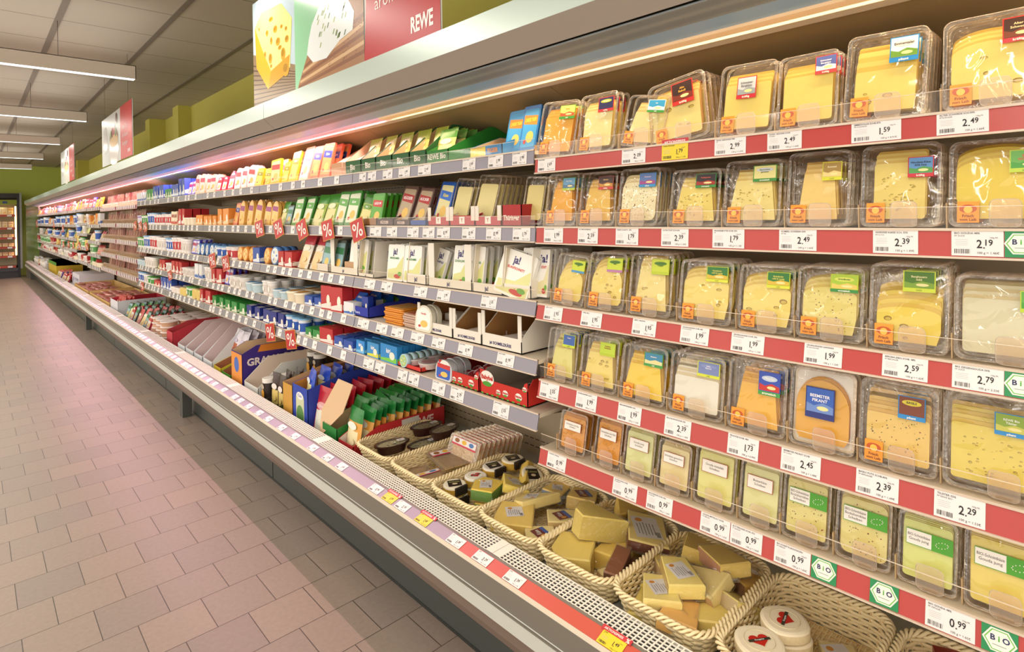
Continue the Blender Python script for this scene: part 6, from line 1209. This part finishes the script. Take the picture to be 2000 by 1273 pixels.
# basket 4
piece(1.36, 1.46, BZ+.035, [(-.075, -.065), (.07, -.07), (.08, .05), (-.06, .075)], .034, 'e0c468', None, 'big smooth cheese slab with white label, front of the fourth basket', .75, (.05, -.04), 'white', (.01, .0, .06, .06, .2)); piece(1.35, 1.45, BZ, wd(.12, .11, .10), .032, 'dcc060', None, 'plain cheese slab beneath the big smooth one', .3)
piece(1.49, 1.47, BZ+.045, tri(.17, .12), .034, 'e6cf88', None, 'pale wedge with white label, middle of the fourth basket', 2.4, (.2, .1), 'white', (.02, 0, .055, .05, 1.2)); 
piece(1.352, 1.325, BZ+.02, wd(.09, .10, .10), .036, 'e6d294', 'd8b878', 'pale block with red and blue label, nearest the rim of the fourth basket', .9, (.04, 0), 'redblue', (0, 0, .055, .05, .5)); piece(1.468, 1.335, BZ+.03, wd(.09, .10, .10), .036, 'e6d294', 'd8b878', 'pale block with red and blue label, second one in the fourth basket', .8, (.04, .05), 'redblue', (0, 0, .055, .05, .5)); piece(1.59, 1.345, BZ+.05, wd(.10, .10, .09), .045, 'dcc46c', 'c8a850', 'yellow block with red and blue label at the rear of the fourth basket', .5, (.1, .1), 'redblue', (0, 0, .055, .05, .6)); piece(1.60, 1.48, BZ+.03, wd(.10, .08, .07), .04, 'd8c26a', '8a9ab0', 'wrapped cheese piece with blue label, rear left of the fourth basket', .3, (.1, .1), 'white', (0, 0, .05, .04, .4))
# basket 5
piece(1.36, 1.185, BZ+.002, [(-.075, -.055), (.06, -.065), (.075, .05), (-.02, .07), (-.075, .045)], .07, 'e2ca6c', None, 'large plain cheese block, front of the fifth basket', .6); piece(1.475, 1.10, BZ+.0, wd(.14, .11, .09), .06, 'dcc460', None, 'cheese block under the tall wedge', .2); piece(1.455, 1.165, BZ+.066, tri(.17, .13), .075, 'e4cc6e', 'd8c060', 'tall cheese wedge on top in the fifth basket', 2.1, (.12, -.18)); piece(1.60, 1.17, BZ+.05, tri(.14, .12), .06, 'd8c058', None, 'dull yellow wedge at the rear of the fifth basket', .2, (.2, .1))
piece(1.555, 1.06, BZ+.06, [(-.08, -.06), (.07, -.065), (.08, .05), (-.07, .065)], .04, 'e4d088', '7a3f22', 'cheese slab with large white label and brown rind', .75, (.18, -.12), 'white', (0, 0, .10, .085, .1)); piece(1.37, 1.03, BZ+.045, wd(.13, .045, .045), .045, '8a5028', '6a3818', 'dark brown wrapped cheese bar, upper one in the fifth basket', .35, (.1, -.08)); piece(1.41, 1.02, BZ+.004, wd(.13, .05, .05), .04, '7a4420', '5e3014', 'dark brown wrapped cheese bar, lower one in the fifth basket', .25); piece(1.37, 1.045, BZ+.002, wd(.06, .08, .07), .036, 'e8d898', 'e8c890', 'thin pale wedge below the brown bars', -.3)
# basket 6
W6 = [(-.06, -.05), (.06, -.035), (.065, .035), (-.06, .05)]
for (x, y, z, a, tl, c, r_, lb, st) in ((1.335, .895, .0, .4, (0, 0), 'e4cc68', None, 'holed yellow wedge low at the left rim', None), (1.47, .91, .035, .9, (.1, .1), 'e0cc78', 'c8a878', 'block with upright white label, left side', 'white'), (1.60, .90, .05, .5, (.2, .15), 'dcc868', None, 'long pale block at the rear', None), (1.56, .80, .075, 1.1, (.08, .1), 'e0c870', 'c8906a', 'block with pinkish rind, rear right', None), (1.60, .765, .02, 1.2, (.2, 0), 'd4b860', 'b8885a', 'lower block with brown rind, rear right', None), (1.47, .80, .05, 1.5, (-.3, .2), 'e6d090', 'd8b080', 'pale slanted piece in the middle', None), (1.41, .85, .075, .85, (.06, -.04), 'e6d07c', 'c8a858', 'topmost block with white label', 'white'), (1.33, .80, .03, .3, (.1, .1), 'dcb060', 'b8823a', 'smoked orange rinded piece at the front', None), (1.34, .87, .05, .7, (.05, .05), 'e4d080', None, 'front left piece with white label', 'white'), (1.40, .75, .02, .6, (0, .1), 'e0cc70', 'b08850', 'piece near the right rim', None), (1.47, .735, .03, 1.2, (.5, .1), 'e2d07e', 'c8b080', 'leaning wedge by the right rim', None), (1.43, .90, .01, 0, (0, 0), 'e8d468', None, 'bright yellow bottom piece', None)):
    piece(x, y, BZ+z, W6, .042, c, r_, lb+' of the heaped sixth basket', a, tl, st, (0, 0, .065, .055, .3), side=[0, 2] if r_ else None)
# basket 7: stacks of round white cheeses
for s_, (x, y, n) in enumerate(((1.455, .585, 3), (1.345, .60, 3))):
    for i in range(n):
        RC(x+.004*(i % 2), y-.004*(i % 2), BZ+.030*i+(0 if s_ else .003), .056, .029, 'heart', 'round white cheese with red heart, %s, %s stack of the seventh basket' % (('bottom', 'middle', 'topmost')[i], ('rear', 'front')[s_]), 1.0-.8*s_, 'e6d4ac', 'efe2c4', (0, 0), 'round white cheeses', .03)
piece(1.50, .47, BZ+.002, wd(.11, .09, .08), .03, 'e8dcc0', None, 'white wrapped flat piece beside the round white cheeses', .6, (.05, 0), 'white', (0, 0, .09, .06, .3))
o = M().box(-.055, .055, -.04, .04, 0, .045, mat('8a2018', .4)).box(-.03, .03, -.0405, .0405, .0, .0455, mat('2a2422', .4)).obj('cheese_box'); o.matrix_world = Matrix.Translation((1.60, .26, BZ+.03)) @ Matrix.Rotation(.4, 4, 'Z'); tag(o, 'small dark red box in the basket nearest the camera', 'box')
# ---------------------------------------------------------------- black cooler against the end wall
t = thing('display_cooler', 'black framed lit refrigerated cooler standing at the end wall', 'cooler', (1.03, 21.1, 0), (0, 0, 0)); bk = mat('1c1d1f', .4); W_ = 2.6
M().box(-W_, 0, .70, .76, 0, 2.34, bk).box(-W_, 0, .0, .76, 2.22, 2.34, bk).obj('cooler_body', t)
M().box(-.06, 0, 0, .7, .0, 2.22, bk).obj('side_panel', t); M().box(-.005, .04, -.01, .05, .25, 2.36, mat('8a8f8c', .4, .5)).obj('side_trim', t)
M().box(-W_, -.06, .03, .10, 2.03, 2.16, mat('8fa02a', .5)).box(-.36, -.26, .02, .03, 2.06, 2.12, mat('3a5a88', .5)).obj('header_panel', t)
M().box(-W_, -.06, .02, .7, .0, .27, mat('2a2c30', .4)).box(-W_, -.06, -.02, .02, .18, .27, mat('3a3c42', .4)).obj('cooler_base', t)
M().box(-W_, -.06, .60, .66, .3, 2.05, mat('c8b898', .6)).obj('back_panel', t)
M().tube([(-.09, .06, .62), (-.09, .06, 1.98)], .018, 8, emit('ffd890', 7)).obj('light_tube', t)
for i, z in enumerate((1.75, 1.39, 1.12, .86, .61, .33)):
    M().box(-W_, -.10, .06, .6, z-.02, z, mat('b8a890', .5)).obj('shelf', t); M().box(-W_, -.10, .045, .06, z-.055, z+.005, mat('b84838', .4)).obj('price_rail', t)
    for x in (-.22, -.48, -.74, -1.0): M().box(x-.05, x+.05, .042, .044, z-.05, z, labw).obj('rail_label', t)
    if i < 5:
        for q in range(8):
            w_ = .115; h_ = (.20, .17, .09, .10, .10)[i]; c = (('e0a83a', 'ecd8a0', 'e8e0c8'), ('d8a080', 'e0b890', 'ecd0a0'), ('c87a5a', 'd88a6a', 'c89070'), ('c8805a', 'd89870', 'b87850'), ('d0805a', 'c87850', 'd89070'))[i][q % 3]
            o = mk_flat(w_, h_, .05, c, 'ecdcb8', c).obj('food_pack'); o.location = (1.03-.19-q*.125, 21.1+.12, z+.001); tag(o, '%s pack from the right on the %s shelf of the black cooler' % (NTH[q], NTH[i]), 'food pack', 'packs in the black cooler')
area('cooler_lamp', (-.3, 21.2, 2.0), (0, 0, 0), 2.0, .05, (1, .8, .5), 22)
